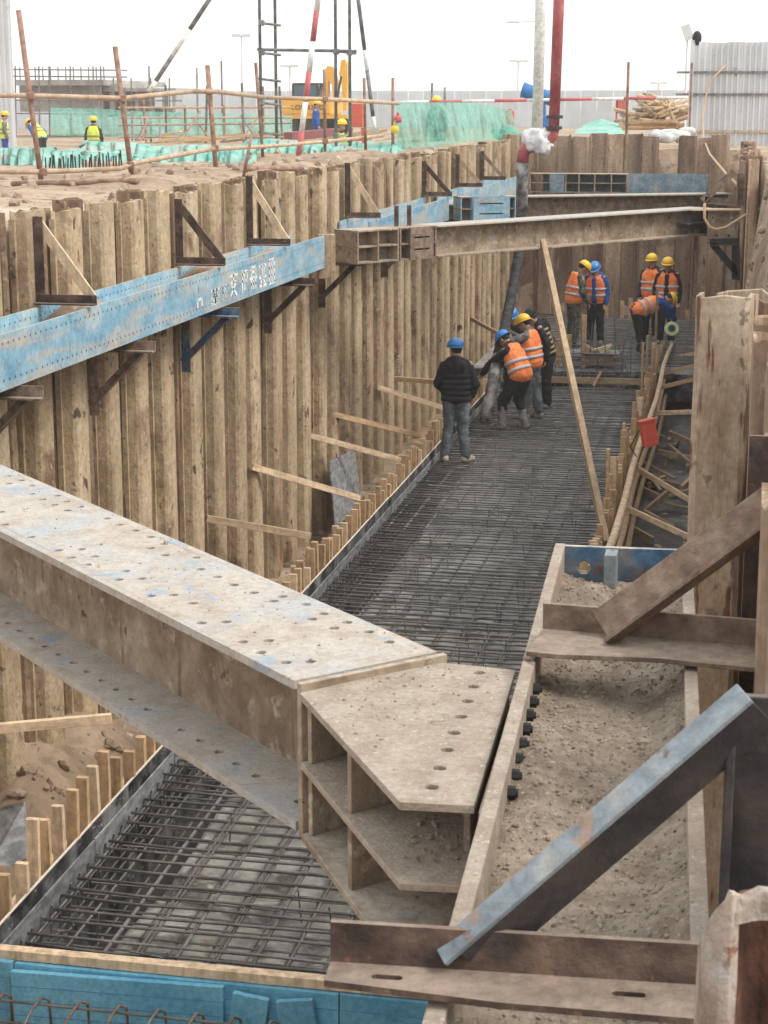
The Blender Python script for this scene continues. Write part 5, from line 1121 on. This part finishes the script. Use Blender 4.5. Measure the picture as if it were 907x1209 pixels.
# ---- scaffold tower
sc = thing('scaffold_tower', 'tall open scaffold tower of dark tubes with short rungs', 'scaffold')
SY = 38.0
for px, top, Y in ((309, -500, SY), (327, -500, SY + 0.8), (397, -500, SY), (413.5, -500, SY + 0.8)):
    a = aty(px, top, Y); b = aty(px, 180, Y); mb = MB(); mb.tube([V(b.x, Y, hz(b.x, Y) - 0.1), V(b.x, Y, a.z)], 0.035, 8); mb.build('standard', 'tube_grey', sc, smooth=True)
for y in (-60, -20, 27, 62, 93, 121, 156): mb = MB(); mb.tube([aty(306, y, SY), aty(331, y + 3, SY + 0.8)], 0.028, 8); mb.build('rung', 'tube_grey', sc)
for y in (-40, 60.5): mb = MB(); mb.tube([aty(304, y - 2, SY), aty(421, y, SY)], 0.033, 8); mb.build('ledger', 'tube_grey', sc)
mb = MB(); mb.tube([aty(395, 60, SY), aty(420, 63, SY + 0.8)], 0.03, 8); mb.build('rung', 'tube_grey', sc)
for x, y in ((309, 27), (309, 62), (397, 61), (413, 62), (309, 121), (397, 160)):
    c = aty(x, y, SY); mb = MB(); mb.box(c, (0.12, 0.12, 0.12)); mb.build('clamp', 'tube_grey', sc, bevel=0.02)
# ---- striped poles
def striped(label, a, b, Y, n, m1, m2, r=0.045, Yb=None, fr=None):
    t = thing('striped_pole', label, 'pole'); p = aty(*a, Y); q = aty(*b, Yb or Y); fr = fr or [k / n for k in range(n + 1)]
    for k in range(len(fr) - 1):
        mb = MB(); mb.tube([p.lerp(q, fr[k]), p.lerp(q, fr[k + 1])], r, 10); mb.build('section', m1 if k % 2 == 0 else m2, t, smooth=True)
striped('leaning red and white striped pole in front of the excavator', (383, -60), (352, 190), 34.5, 7, 'redpaint', 'white', 0.055)
striped('black and white brace sloping down beside the concrete building', (260, -20), (176, 108), 46, 4, 'tube_grey', 'white', 0.06, fr=[0, 0.42, 0.66, 0.9, 1.0])
striped('dark stay pole with red foot slanting from the scaffold tower', (418, -40), (443, 157), 40, 3, 'tube_grey', 'white', 0.045, fr=[0, 0.5, 0.62, 0.9, 1.0])
striped('long red and white level rail in front of the far grey fence', (468, 121), (812, 115), 44, 9, 'white', 'redpaint', 0.04, Yb=46)
# ---- green netting
def drape(label, pts_top, pts_bot, mat='net', name='safety_net', n=40, m=12, amp=0.12, thick=0.0, cat='net', group=None):
    """cloth hung between two polylines"""
    def along(ps, u):
        f = u * (len(ps) - 1); i = min(int(f), len(ps) - 2); return ps[i].lerp(ps[i + 1], f - i)
    mb = MB()
    for j in range(m + 1):
        for i in range(n + 1):
            u = i / n; v = j / m; p = along(pts_top, u).lerp(along(pts_bot, u), v)
            w = amp * math.sin(v * math.pi * 0.8 + 0.25) * (fb(u * 14, v * 1.5, 3, 1) + 0.6 * fb(u * 33, v * 2.5, 8, 1)); p = p + V(0.25 * w, -w, 0.03 * fb(u * 20, v * 5, 1, 1)); mb.v.append(tuple(p))
    for j in range(m):
        for i in range(n): k = j * (n + 1) + i; mb.f.append((k, k + 1, k + n + 2, k + n + 1))
    o = mb.build(name, mat, smooth=True); return tag(o, label, cat, group)
drape('tall green safety net hung along the rail behind left piles', [aty(468, 121, 38.5), aty(500, 121, 39.2), aty(535, 120, 40)], [aty(468, 176, 38.3), aty(505, 174, 39), aty(548, 168, 39.8)], n=46, amp=0.2)
drape('green safety net bunched down beside the concrete mast', [aty(535, 120, 40.2), aty(570, 123, 42), aty(604, 130, 44)], [aty(545, 168, 40), aty(572, 166, 41.8), aty(612, 164, 44)], n=46, amp=0.25)
drape('faded green net screen strung across the mid-distance scaffold', [aty(150, 131, 58), aty(235, 133, 57), aty(345, 136, 57)], [aty(150, 163, 57), aty(240, 166, 56), aty(345, 166, 56)], n=60, amp=0.3)
drape('pale green net screen behind the worker with crossed vest', [aty(60, 127, 62), aty(100, 128, 62), aty(148, 130, 61)], [aty(60, 160, 61), aty(105, 161, 61), aty(148, 162, 60)], n=40, amp=0.25)
mb = MB(); c = aty(600, 158, 42.9); mb.ell(c, (0.34, 0.3, 0.16), 24, 14); mb.v = [tuple(Vector(p) + (Vector(p) - c) * (0.6 * fb(p[0] * 4, p[1] * 4, p[2] * 6, 1.2))) for p in mb.v]
tag(mb.build('safety_net', 'net', smooth=True), 'heap of crumpled green net on top of the corner piles', 'net')
for (x0, x1, yb, Y0, lb) in ((-10, 95, 197, 28.5, 'pale green dust net over the sand beside striped hoarding'), (100, 300, 186, 31, 'green dust net spread under the leaning guard rail'), (290, 470, 182, 36, 'green dust net lying below the scaffold tower')):
    mb = MB(); n, m = 90, 20
    for j in range(m + 1):
        for i in range(n + 1):
            Y = Y0 + 5.5 * j / m; p = aty(x0 + (x1 - x0) * i / n, 180, Y); z = hz(p.x, Y) + 0.05 + 0.26 * (0.5 + fb(p.x, Y, 1, 0.45)) * math.sin(math.pi * min(1, j / m * 0.9 + 0.1)) + 0.045 * fb(p.x * 0.6, Y, 3, 1.9) + 0.015 * fb(p.x, Y, 6, 5); e_ = 0.9 * fb(i * 0.35, 0, x0, 1); mb.v.append((p.x + (0.5 * fb(j, x0, 0, 0.6) if i in (0, n) else 0), Y + e_ * (1 - j / m * 0.5), z - (0.12 if j == 0 or i in (0, n) else 0)))
    for j in range(m):
        for i in range(n): k = j * (n + 1) + i; mb.f.append((k, k + 1, k + n + 2, k + n + 1))
    tag(mb.build('dust_net', 'tarp', smooth=True), lb, 'net')
# starter bars standing in the net
sb = thing('starter_bars', 'row of short dark starter bars poking through green net', 'rebar')
for k in range(26):
    p = aty(54 + 3.6 * k, 190, 27.5 + 0.02 * k); mb = MB(); z = hz(p.x, p.y); mb.tube([(p.x, p.y, z - 0.1), (p.x + rj(0.03), p.y, z + 0.2 + rj(0.05))], 0.014, 5); mb.build('rebar', 'steel_dark', sb)
# ---- soil clods along the piles
crumbs('clods of dry sand scattered on the ground behind left piles', 700, lambda r: (lambda x, y: (x, y, hz(x, y) - 0.01))(-5.8 - 4.5 * r.random() ** 1.5, 12 + 28 * r.random()), 14, 0.02, 0.10, 'soil')
crumbs('mud clods along the foot of the left piles', 420, lambda r: (lambda x, y: (x, y, hz(x, y) - 0.01))(-5.3 + 0.75 * r.random(), 10 + 16 * r.random()), 15, 0.02, 0.09, 'soil')
crumbs('dark clods and rubble in the gap beside right formwork', 260, lambda r: (lambda x, y: (x, y, hz(x, y) - 0.01))(-1.3 + 0.9 * r.random(), 14 + 16 * r.random()), 16, 0.02, 0.09, 'gravel')
crumbs('grey rubble before the blue foam boards', 500, lambda r: (lambda x, y: (x, y, hz(x, y) - 0.01))(-4.8 + 3.9 * r.random(), 7.6 + 1.4 * r.random()), 17, 0.012, 0.05, 'stone')
crumbs('stones and clods on the soil bank behind the tall pile', 200, lambda r: (lambda x, y: (x, y, hz(x, y) - 0.01))(-0.3 + 0.9 * r.random(), 11 + 15 * r.random()), 18, 0.02, 0.1, 'soil')
# ---- far grey fence
ff = thing('site_fence', 'long pale grey panel fence across the far side of site', 'fence')
FY = 118.0; mb = MB(); mb.box((0, 0, 1.2), (1.0, 0.04, 2.4))
for k in range(5): mb.box((-0.4 + 0.2 * k, -0.03, 1.2), (0.05, 0.03, 2.36))
pm = mb.mesh('panel', 'sheet_far')
xa = aty(190, 120, FY).x; xb = aty(930, 120, FY).x; x = xa
while x < xb: put('panel', pm, ff, (x, FY + rj(0.03), 3.57 + rj(0.02))); x += 1.03
ff2 = thing('site_fence', 'low pale fence and barrier line left of the excavator', 'fence')
x = aty(-40, 120, 100).x
while x < aty(200, 120, 100).x: put('panel', pm, ff2, (x, 100, 3.0 + rj(0.02))); x += 1.03
# ---- grey corrugated hoarding, right
ch = thing('hoarding', 'tall grey corrugated hoarding with three level rails at right', 'hoarding')
HYd = 47.0; p0 = aty(815, 170, HYd); p1 = aty(815, 50, HYd)
zt = p1.z; zb = 3.75
mb = MB(); w_ = 0.42; mb.box((0, 0, (zt - zb) / 2), (w_ - 0.004, 0.012, zt - zb))
for dx in (-0.205, -0.07, 0.07): mb.box((dx, -0.03, (zt - zb) / 2), (0.04, 0.055, zt - zb - 0.004))
hp_ = mb.mesh('panel', 'sheet')
for k in range(11): put('panel', hp_, ch, (p0.x + 0.22 + w_ * k, HYd + rj(0.01), zb + rj(0.015)))
for y in (85.5, 111.5, 155):
    z = aty(815, y, HYd).z; mb = MB(); mb.box((p0.x + 2.1, HYd - 0.06, z), (5.0, 0.05, 0.055)); mb.build('rail', 'tube_grey' if y < 150 else 'bamboo', ch)
mb = MB(); mb.box((p0.x - 0.03, HYd - 0.03, (zt + zb) / 2), (0.1, 0.12, zt - zb + 0.1)); mb.build('end_post', 'sheet', ch)
mb = MB(); mb.box((p0.x - 0.03, HYd - 0.10, (zt + zb) / 2 - 0.2), (0.05, 0.03, zt - zb - 0.6)); mb.build('end_strip', 'tube', ch)
mb = MB(); c = aty(823, 45, HYd); mb.ell(c, (0.12, 0.1, 0.18), 12, 8); tag(mb.build('net_bundle', 'c_dark', smooth=True), 'small dark green bundle hung over the hoarding corner', 'net')
# hose drooping from the hoarding down to the tall pile
mb = MB(); mb.tube([aty(857, 77, 46.8), aty(842, 92, 46.7), aty(834, 112, 46.6), aty(829.5, 140, 46.2), aty(831, 165, 44), aty(838, 182, 38), aty(858, 206, 31), aty(872, 219, 27.2), aty(893, 224, 27.0)], 0.022, 8)
tag(mb.build('cable', 'rope', smooth=True), 'thin tan cable drooping from the hoarding to the tall pile', 'cable')
mb = MB(); mb.tube([aty(832, 240, 27.0), aty(832, 258, 27.0), aty(838, 268, 26.95), aty(846, 271, 26.95), aty(858, 268, 26.95), aty(880, 254, 26.9), aty(930, 232, 26.9)], 0.022, 8)
tag(mb.build('cable', 'rope', smooth=True), 'thin tan cable looping in front of the bearing plate', 'cable')
# ---- lumber heap
rs = random.Random(31); LY = 56.0
for k in range(10):
    a = aty(735 + rs.uniform(-6, 4), 143 + 2.2 * (k % 5), LY - 0.3 * (k // 5)); b = aty(806 + rs.uniform(-8, 6), 143 + 2.2 * (k % 5), LY - 0.3 * (k // 5) + rs.uniform(-.3, .3))
    timber_bar('brown squared beam in the neat lower layers of lumber heap', a, b, 0.12, 0.09, 'timber', 'beam', 'timber', 'squared beams under the lumber heap')
for k in range(60):
    cx = rs.uniform(750, 812); hgt = 1 - abs(cx - 786) / 46; cy = 143 - rs.random() * 33 * max(0.15, hgt); ang = rs.gauss(0.1, 0.55); L = rs.uniform(14, 30)
    a = aty(cx - L * math.cos(ang), cy + L * math.sin(ang) * 0.6, LY + rs.uniform(-.5, .6)); b = aty(cx + L * math.cos(ang) * 0.6, cy - L * math.sin(ang) * 0.5, LY + rs.uniform(-.5, .9))
    for q in (a, b): q.z = max(q.z, hz(q.x, q.y) + 0.1)
    mb = MB(); mb.tube([a, a.lerp(b, 0.5) + V(0, 0, rs.uniform(-.03, .03)), b], rs.uniform(0.035, 0.065), 7); tag(mb.build('log', rs.choice(('timber', 'timber_old', 'timber_pale')), smooth=True), 'rough log tossed crosswise on the lumber heap', 'log', 'logs on the lumber heap')
for k, (x, y, Y) in enumerate(((776, 160, 44.5), (790, 156, 44.8), (800, 160, 44.5), (786, 163, 44), (806, 163, 44.3), (812, 157, 45))):
    c = aty(x, y, Y); mb = MB(); mb.ell(c, (0.25, 0.2, 0.12), 16, 10); mb.v = [tuple(Vector(p) + (Vector(p) - c) * (0.5 * fb(p[0] * 3, p[1] * 3, p[2] * 5, 1.5))) for p in mb.v]
    tag(mb.build('sandbag', 'sandbag', smooth=True), 'slumped pale sandbag at the foot of the lumber heap', 'sandbag', 'sandbags beside the hoarding')
tp = drape('pale green dust net over a mound beside lumber heap', [aty(690, 147, 58), aty(710, 140, 58), aty(730, 146, 58)], [aty(676, 158, 52), aty(705, 158, 52), aty(738, 158, 52)], 'tarp', 'dust_net', 20, 8, 0.15)
# ---- mist cannon
mc = thing('mist_cannon', 'blue mist cannon with tilted barrel behind the white mast', 'mist cannon'); MY = 62.0
a = aty(617, 106, MY); b = aty(654, 117, MY); mb = MB(); mb.tube([a, a.lerp(b, 0.1), a.lerp(b, 0.7), b], [0.27, 0.25, 0.23, 0.27], 18); mb.build('barrel', 'cannon', mc, smooth=True)
mb = MB(); mb.tube([a - (b - a) * 0.01, a + (b - a) * 0.005], 0.21, 18); mb.build('nozzle', 'black', mc)
c = aty(642, 148, MY); zg = hz(c.x, MY); mb = MB(); mb.box((c.x, MY, zg + 0.55), (0.75, 0.7, 1.0)); mb.build('cabinet', 'cannon', mc, bevel=0.03)
mb = MB(); c2 = a.lerp(b, 0.65); mb.bar((c.x, MY, zg + 1.0), c2, 0.14, 0.3); mb.build('yoke', 'cannon', mc)
# ---- excavator
ex_ = thing('excavator', 'yellow crawler excavator with raised boom behind the scaffold tower', 'excavator'); EY = 92.0
def ep(x, y, Y=EY): return aty(x, y, Y)
g0 = 3.6; a = ep(333, 136); b = ep(392, 116); mb = MB(); mb.box(((a.x + b.x) / 2, EY + 1.2, (a.z + b.z) / 2), (b.x - a.x, 2.6, b.z - a.z)); mb.build('body', 'yellow', ex_, bevel=0.12)
a = ep(333, 140); b = ep(410, 135.5); mb = MB(); mb.box(((a.x + b.x) / 2, EY + 1.2, (a.z + b.z) / 2), (b.x - a.x, 2.5, b.z - a.z)); mb.build('deck', 'yellow', ex_)
a = ep(345, 117); b = ep(374, 99); cb = thing('cab', 'x', 'x'); bpy.data.objects.remove(cb)
mb = MB(); mb.box(((a.x + b.x) / 2, EY + 0.9, b.z), (b.x - a.x, 1.5, 0.1)); 
for x_ in (a.x, (a.x + b.x) / 2 + 0.1, b.x):
    for y_ in (EY + 0.2, EY + 1.6): mb.box((x_, y_, (a.z + b.z) / 2), (0.09, 0.09, b.z - a.z))
mb.box(((a.x + b.x) / 2, EY + 0.9, a.z + 0.05), (b.x - a.x, 1.5, 0.12)); cabo = mb.build('cab', 'steel_dark', ex_)
mb = MB(); mb.box(((a.x + b.x) / 2, EY + 0.9, (a.z + b.z) / 2), (b.x - a.x - 0.06, 1.38, b.z - a.z - 0.1)); mb.build('pane', 'glass', cabo)
for s_ in (0.4, 2.1):
    a = ep(340, 152); b = ep(402, 141); mb = MB(); mb.tube([(a.x + 0.4, EY + s_, g0 + 0.42), (a.x + 0.4, EY + s_ + 0.5, g0 + 0.42)], 0.4, 16); mb.tube([(b.x - 0.4, EY + s_, g0 + 0.42), (b.x - 0.4, EY + s_ + 0.5, g0 + 0.42)], 0.4, 16); mb.box(((a.x + b.x) / 2, EY + s_ + 0.25, g0 + 0.42), (b.x - a.x - 0.8, 0.5, 0.8)); mb.build('track', 'track', ex_)
def prism(mb, pts, Y, w):
    n = len(pts); P = [aty(*p, Y) for p in pts]; mb.add([p - V(0, w / 2, 0) for p in P] + [p + V(0, w / 2, 0) for p in P], [tuple(range(n))[::-1], tuple(range(n, 2 * n))] + [(i, (i + 1) % n, n + (i + 1) % n, n + i) for i in range(n)])
mb = MB(); prism(mb, [(381, 120), (384, 84), (388, 78), (394, 79), (399, 95), (401, 122), (395, 122), (393, 100), (389, 95), (388, 121)], EY + 1.0, 0.5); mb.build('boom', 'yellow', ex_)
mb = MB(); prism(mb, [(401, 88), (404, 71), (408, 70), (411, 76), (411, 95), (410, 130), (406, 131), (404, 96)], EY + 0.9, 0.4); mb.build('stick', 'yellow', ex_)
mb = MB(); mb.tube([ep(376, 112), ep(380, 98)], 0.07, 8); mb.tube([ep(398, 118), ep(403, 90)], 0.06, 8); mb.build('cylinder', 'steel_dark', ex_)
fc = bpy.data.curves.new('lettering', 'FONT'); fc.body = 'LONKING'; fc.size = 0.36; fc.extrude = 0.01; fc.space_character = 1.1
tmp = bpy.data.objects.new('tmp', fc); C.objects.link(tmp); bpy.context.view_layer.update()
tm = bpy.data.meshes.new_from_object(tmp.evaluated_get(bpy.context.evaluated_depsgraph_get())); bpy.data.objects.remove(tmp); tm.materials.clear(); tm.materials.append(M['black'])
lt = put('lettering', tm, ex_, ep(345, 129.5) - V(0, 0.14, 0), (math.pi / 2, 0, 0))
# ---- concrete building with scaffold, left background
bd = thing('building', 'unfinished grey concrete slab building ringed by scaffold tubes', 'building'); BY = 78.0
def slab(x0, x1, y0, y1, Y, dpt, nm, mt='cement'):
    a = aty(x0, y1, Y); b = aty(x1, y0, Y); mb = MB(); mb.box(((a.x + b.x) / 2, Y + dpt / 2, (a.z + b.z) / 2), (b.x - a.x, dpt, b.z - a.z)); return mb.build(nm, mt, bd)
slab(18, 122, 94, 101, BY, 9, 'slab'); slab(24, 118, 101, 132, BY + 0.8, 7, 'wall'); slab(122, 208, 104, 108, BY + 1, 8, 'slab'); slab(120, 140, 99, 104, BY + 1, 4, 'slab')
for x in (130, 145, 160, 176, 192, 204): slab(x, x + 3.2, 108, 134, BY + 1.2, 0.4, 'column')
slab(126, 206, 128, 138, BY + 3, 0.3, 'wall')
for x in range(24, 124, 9): 
    a = aty(x, 95, BY - 0.3); mb = MB(); mb.tube([a, a + V(0, 0, 0.6)], 0.03, 5); mb.build('starter_bar', 'tube_grey', bd)
for y in (82, 90, 118, 134):
    mb = MB(); mb.tube([aty(16, y, BY - 0.8), aty(150 if y < 100 else 215, y + 1, BY - 0.8)], 0.035, 6); mb.build('ledger', 'tube_grey', bd)
for x in (18, 46, 58, 83, 110, 119, 134, 155, 178, 200):
    mb = MB(); p = aty(x, 140, BY - 0.8); mb.tube([V(p.x, p.y, hz(p.x, p.y)), aty(x, 78 if x < 125 else 92, BY - 0.8)], 0.035, 6); mb.build('standard', 'tube_grey', bd)
# corrugated grey shed at the left edge
sh = thing('hoarding', 'pale corrugated metal sheet wall rising beside concrete building', 'hoarding'); a = aty(17, 112, 58)
mb = MB(); mb.box((0, 0, 3.4), (0.5, 0.02, 6.8))
for k in range(3): mb.box((-0.2 + 0.18 * k, -0.03, 3.4), (0.06, 0.05, 6.78))
sm_ = mb.mesh('panel', 'sheet')
for k in range(8): put('panel', sm_, sh, (a.x - 0.25 - 0.51 * k, 58 + rj(0.01), 3.6))
# ---- low scaffolds and lumber in the middle distance
ms = thing('scaffold', 'low tangle of scaffold tubes and props in mid-distance excavation', 'scaffold')
rs = random.Random(77)
for k in range(9):
    x = 150 + 23 * k; Y = 50 + rs.uniform(-2, 2); p = ground_at(x, Y); mb = MB(); mb.tube([p - V(0, 0, .3), V(p.x + rs.uniform(-.1, .1), Y, aty(x, rs.uniform(95, 130), Y).z)], 0.035, 6); mb.build('standard', 'tube' if k % 2 else 'tube_grey', ms)
for y, Y in ((127, 50), (147, 49), (160, 48), (138, 51)):
    mb = MB(); mb.tube([aty(140, y + rs.uniform(-2, 2), Y), aty(345, y + rs.uniform(-2, 2), Y)], 0.035, 6); mb.build('ledger', 'bamboo', ms)
for k in range(10):
    x = rs.uniform(150, 330); mb = MB(); mb.tube([aty(x, 165, 47), aty(x + rs.uniform(-22, 22), rs.uniform(130, 145), 50)], 0.03, 6); mb.build('brace', 'tube' if k % 2 else 'tube_grey', ms)
for k in range(22):
    x = rs.uniform(140, 460); Y = rs.uniform(41, 56); p = ground_at(x, Y, 0.1); a = rs.uniform(-0.5, 0.5); L = rs.uniform(1, 2.6); d_ = V(math.cos(a), math.sin(a), rs.uniform(-.03, .08)) * L / 2
    timber_bar('loose timber or formwork plank strewn over the mid-distance ground', p - d_, p + d_ + V(0, 0, rs.uniform(0, 0.3)), 0.1, 0.06, rs.choice(('timber', 'timber_pale', 'timber_old')), 'plank', 'timber', 'planks strewn over the mid-distance ground')
# long maroon steel plate and red stand near the excavator
a = aty(340, 161, 44); b = aty(398, 156, 46); mb = MB(); mb.bar(a, b, 0.25, 0.2); tag(mb.build('steel_beam', 'maroon', bevel=0.01), 'long maroon steel beam lying below the excavator', 'beam')
rd = thing('red_stand', 'red metal stand with arched foot beside the scaffold tower', 'stand'); RYd = 39.5
a = aty(415, 150, RYd); b = aty(429, 122, RYd); mb = MB(); mb.box(((a.x + b.x) / 2, RYd, (a.z + b.z) / 2), (b.x - a.x, 0.12, b.z - a.z)); mb.build('panel', 'red', rd, bevel=0.02)
for x in (415, 428): mb = MB(); mb.bar(aty(x, 151, RYd), aty(x + (2 if x > 420 else -2), 178, RYd), 0.06, 0.06); mb.build('leg', 'red', rd)
mb = MB(); mb.bar(aty(414, 165, RYd), aty(430, 165, RYd), 0.05, 0.05); mb.build('crossbar', 'red', rd)
for x, Y, lb in ((602, 45, 'red barrel-like marker behind the green safety net'), ):
    a = aty(597, 150, Y); b = aty(607, 131, Y); mb = MB(); mb.tube([(a.x + .1, Y, a.z), (a.x + .1, Y, b.z)], 0.11, 14); mb.tube([(a.x + .1, Y, b.z), (a.x + .1, Y, b.z + .05)], 0.06, 10); tag(mb.build('red_marker', 'red', bevel=0.01), lb, 'marker')
fx = thing('fire_point', 'red hanging fire-point board on the far rail near lumber heap', 'board'); a = aty(728, 134, 60); b = aty(742, 118, 60)
mb = MB(); mb.box(((a.x + b.x) / 2, 60, (a.z + b.z) / 2), (b.x - a.x, 0.06, b.z - a.z)); mb.build('panel', 'redpaint', fx); 
for x in (728.5, 741.5): mb = MB(); p = aty(x, 116, 60); mb.bar(V(p.x, 60, hz(p.x, 60)), V(p.x, 60, p.z), 0.06, 0.06); mb.build('post', 'redpaint', fx)
# ---- thin poles and lamps against the sky
def lamp(label, px, top, Y, kind):
    t = thing('street_lamp', label, 'lamp'); p = ground_at(px, Y); q = aty(px, top, Y)
    mb = MB(); mb.tube([p, V(p.x, Y, q.z)], [0.0009 * Y, 0.0005 * Y], 8); mb.build('pole', 'sheet', t)
    if kind == 'arm':
        e = aty(px - 28, top + 1, Y); mb = MB(); mb.tube([V(p.x, Y, q.z), e], 0.05, 6); mb.build('arm', 'sheet', t); mb = MB(); mb.box(e, (0.9, 0.3, 0.14)); mb.build('lamp_head', 'sheet', t, bevel=0.04)
    elif kind == 'flood':
        mb = MB(); mb.box(V(p.x, Y - .1, q.z), (0.3, 0.12, 0.5), Matrix.Rotation(R(-20), 3, 'Y')); mb.build('lamp_head', 'sheet', t, bevel=0.02)
    else:
        mb = MB(); mb.tube([V(p.x - 0.0034 * Y, Y, q.z), V(p.x + 0.0034 * Y, Y, q.z)], 0.08, 6); mb.box(V(p.x - 0.003 * Y, Y, q.z), (0.6, 0.3, 0.2)); mb.box(V(p.x + 0.003 * Y, Y, q.z), (0.6, 0.3, 0.2)); mb.build('lamp_head', 'sheet', t)
lamp('high-mast lamp rising above the far fence left of the mist cannon', 611, 72, 130, 'mast')
lamp('street lamp with long arm beside the white mast', 634, 25, 120, 'arm')
lamp('flood lamp on a thin pole at the hoarding corner', 808, 38, 60, 'flood')
lamp('distant high-mast lamp beyond the lumber heap', 776, 98, 180, 'mast')
lamp('thin lamp mast between guard rail and scaffold tower', 287, 42, 120, 'mast'); lamp('low mast lamp beside the excavator cab', 343, 78, 130, 'mast')
for x, t_, Y, lb in ((740, 73, 44, 'single upright tube standing behind the rusty end wall'), (464, 92, 38.4, 'upright tube at the near end of green net'), (234, 80, 60, 'thin upright tube among the mid-distance scaffold'), (263, 72, 62, 'taller thin upright tube among the mid-distance scaffold'), (178, 78, 60, 'thin upright tube beside concrete building'), (510, 98, 52, 'thin tube behind the tall green net'), (525, 103, 54, 'shorter thin tube behind the tall green net')):
    p = ground_at(x, Y); mb = MB(); mb.tube([p - V(0, 0, 0.2), V(p.x, Y, aty(x, t_, Y).z)], 0.035, 7); tag(mb.build('tube_post', 'tube' if x in (740, 464) else 'tube_grey', smooth=True), lb, 'post')
# lamps and cones hung on the net end
for x, y, Y, m_, lb in ((470, 136, 38.2, 'redpaint', 'small red warning lamp hung at the net end'), (466, 148, 38.2, 'h_yellow', 'small yellow warning lamp hung at the net end')):
    c = aty(x, y, Y); mb = MB(); mb.tube([c, c + V(0, 0, -0.05), c + V(0.02, 0, -0.16)], [0.05, 0.09, 0.06], 12); mb.tube([c, c + V(0, 0, 0.06)], 0.03, 8); tag(mb.build('warning_lamp', m_, smooth=True), lb, 'lamp')
# ---- background workers
def bgp(label, px, py_head, Y, rz, jk, tr, hat, vest, pose=None):
    p = aty(px, py_head, Y); z = p.z - 1.78; person(label, (p.x, Y, z), rz, jk, tr, 'boot', hat, vest=vest, vox=0.03, pose=pose, band='band_y' if vest == 'limevest' else 'band')
bgp('worker in lime vest and blue trousers at the hoarding', 4, 130, 56, -60, 'c_grey', 'c_navy', 'h_yellow', 'limevest')
bgp('worker bending over in lime vest and yellow helmet', 47, 128, 54, 60, 'c_navy', 'c_dark', 'h_yellow', 'limevest', dict(bend=50, nod=10))
bgp('worker with crossed lime vest standing with back turned', 110, 136, 52, 10, 'c_dark', 'c_dark', 'h_yellow', 'limevest')
bgp('worker in blue walking in front of the excavator', 373, 117, 62, -80, 'c_navy', 'c_navy', 'h_yellow', None)
bgp('worker in lime vest crouching by the red stand', 405, 139, 43, 150, 'c_dark', 'c_dark', 'h_yellow', 'limevest')
bgp('worker hidden behind the green net, yellow helmet showing', 516, 112, 46, 170, 'c_grey', 'c_grey', 'h_yellow', None)
bgp('worker deep among tubes, only yellow helmet showing', 181, 166, 49, 90, 'c_dark', 'c_dark', 'h_yellow', None, dict(bend=30))

# ================================================================== hazy air
hm_ = bpy.data.materials.new('haze'); hm_.use_nodes = True
for n_ in list(hm_.node_tree.nodes):
    if n_.type != 'OUTPUT_MATERIAL': hm_.node_tree.nodes.remove(n_)
pv = hm_.node_tree.nodes.new('ShaderNodeVolumePrincipled'); pv.inputs['Density'].default_value = 0.0008; pv.inputs['Color'].default_value = (0.985, 0.99, 0.995, 1)
hm_.node_tree.links.new(pv.outputs[0], [n_ for n_ in hm_.node_tree.nodes if n_.type == 'OUTPUT_MATERIAL'][0].inputs['Volume'])
mb = MB(); mb.box((0, 1500, 9.5), (3200, 3200, 25)); o = mb.build('haze', 'white'); o.data.materials.clear(); o.data.materials.append(hm_); o['kind'] = 'stuff'; o['label'] = 'pale hazy air over the whole site'; o['category'] = 'haze'

# ================================================================== every thing's Empty stands at its own base
bpy.context.view_layer.update()
for o in list(C.objects):
    if o.type == 'EMPTY' and o.parent is None and o.children:
        lo = V(1e9, 1e9, 1e9); hi = -lo
        for ch_ in o.children:
            for c in ch_.bound_box:
                w = ch_.matrix_world @ Vector(c)
                for i in range(3): lo[i] = min(lo[i], w[i]); hi[i] = max(hi[i], w[i])
        base = V((lo.x + hi.x) / 2, (lo.y + hi.y) / 2, lo.z)
        o.location = base
        for ch_ in o.children: ch_.location = ch_.location - base
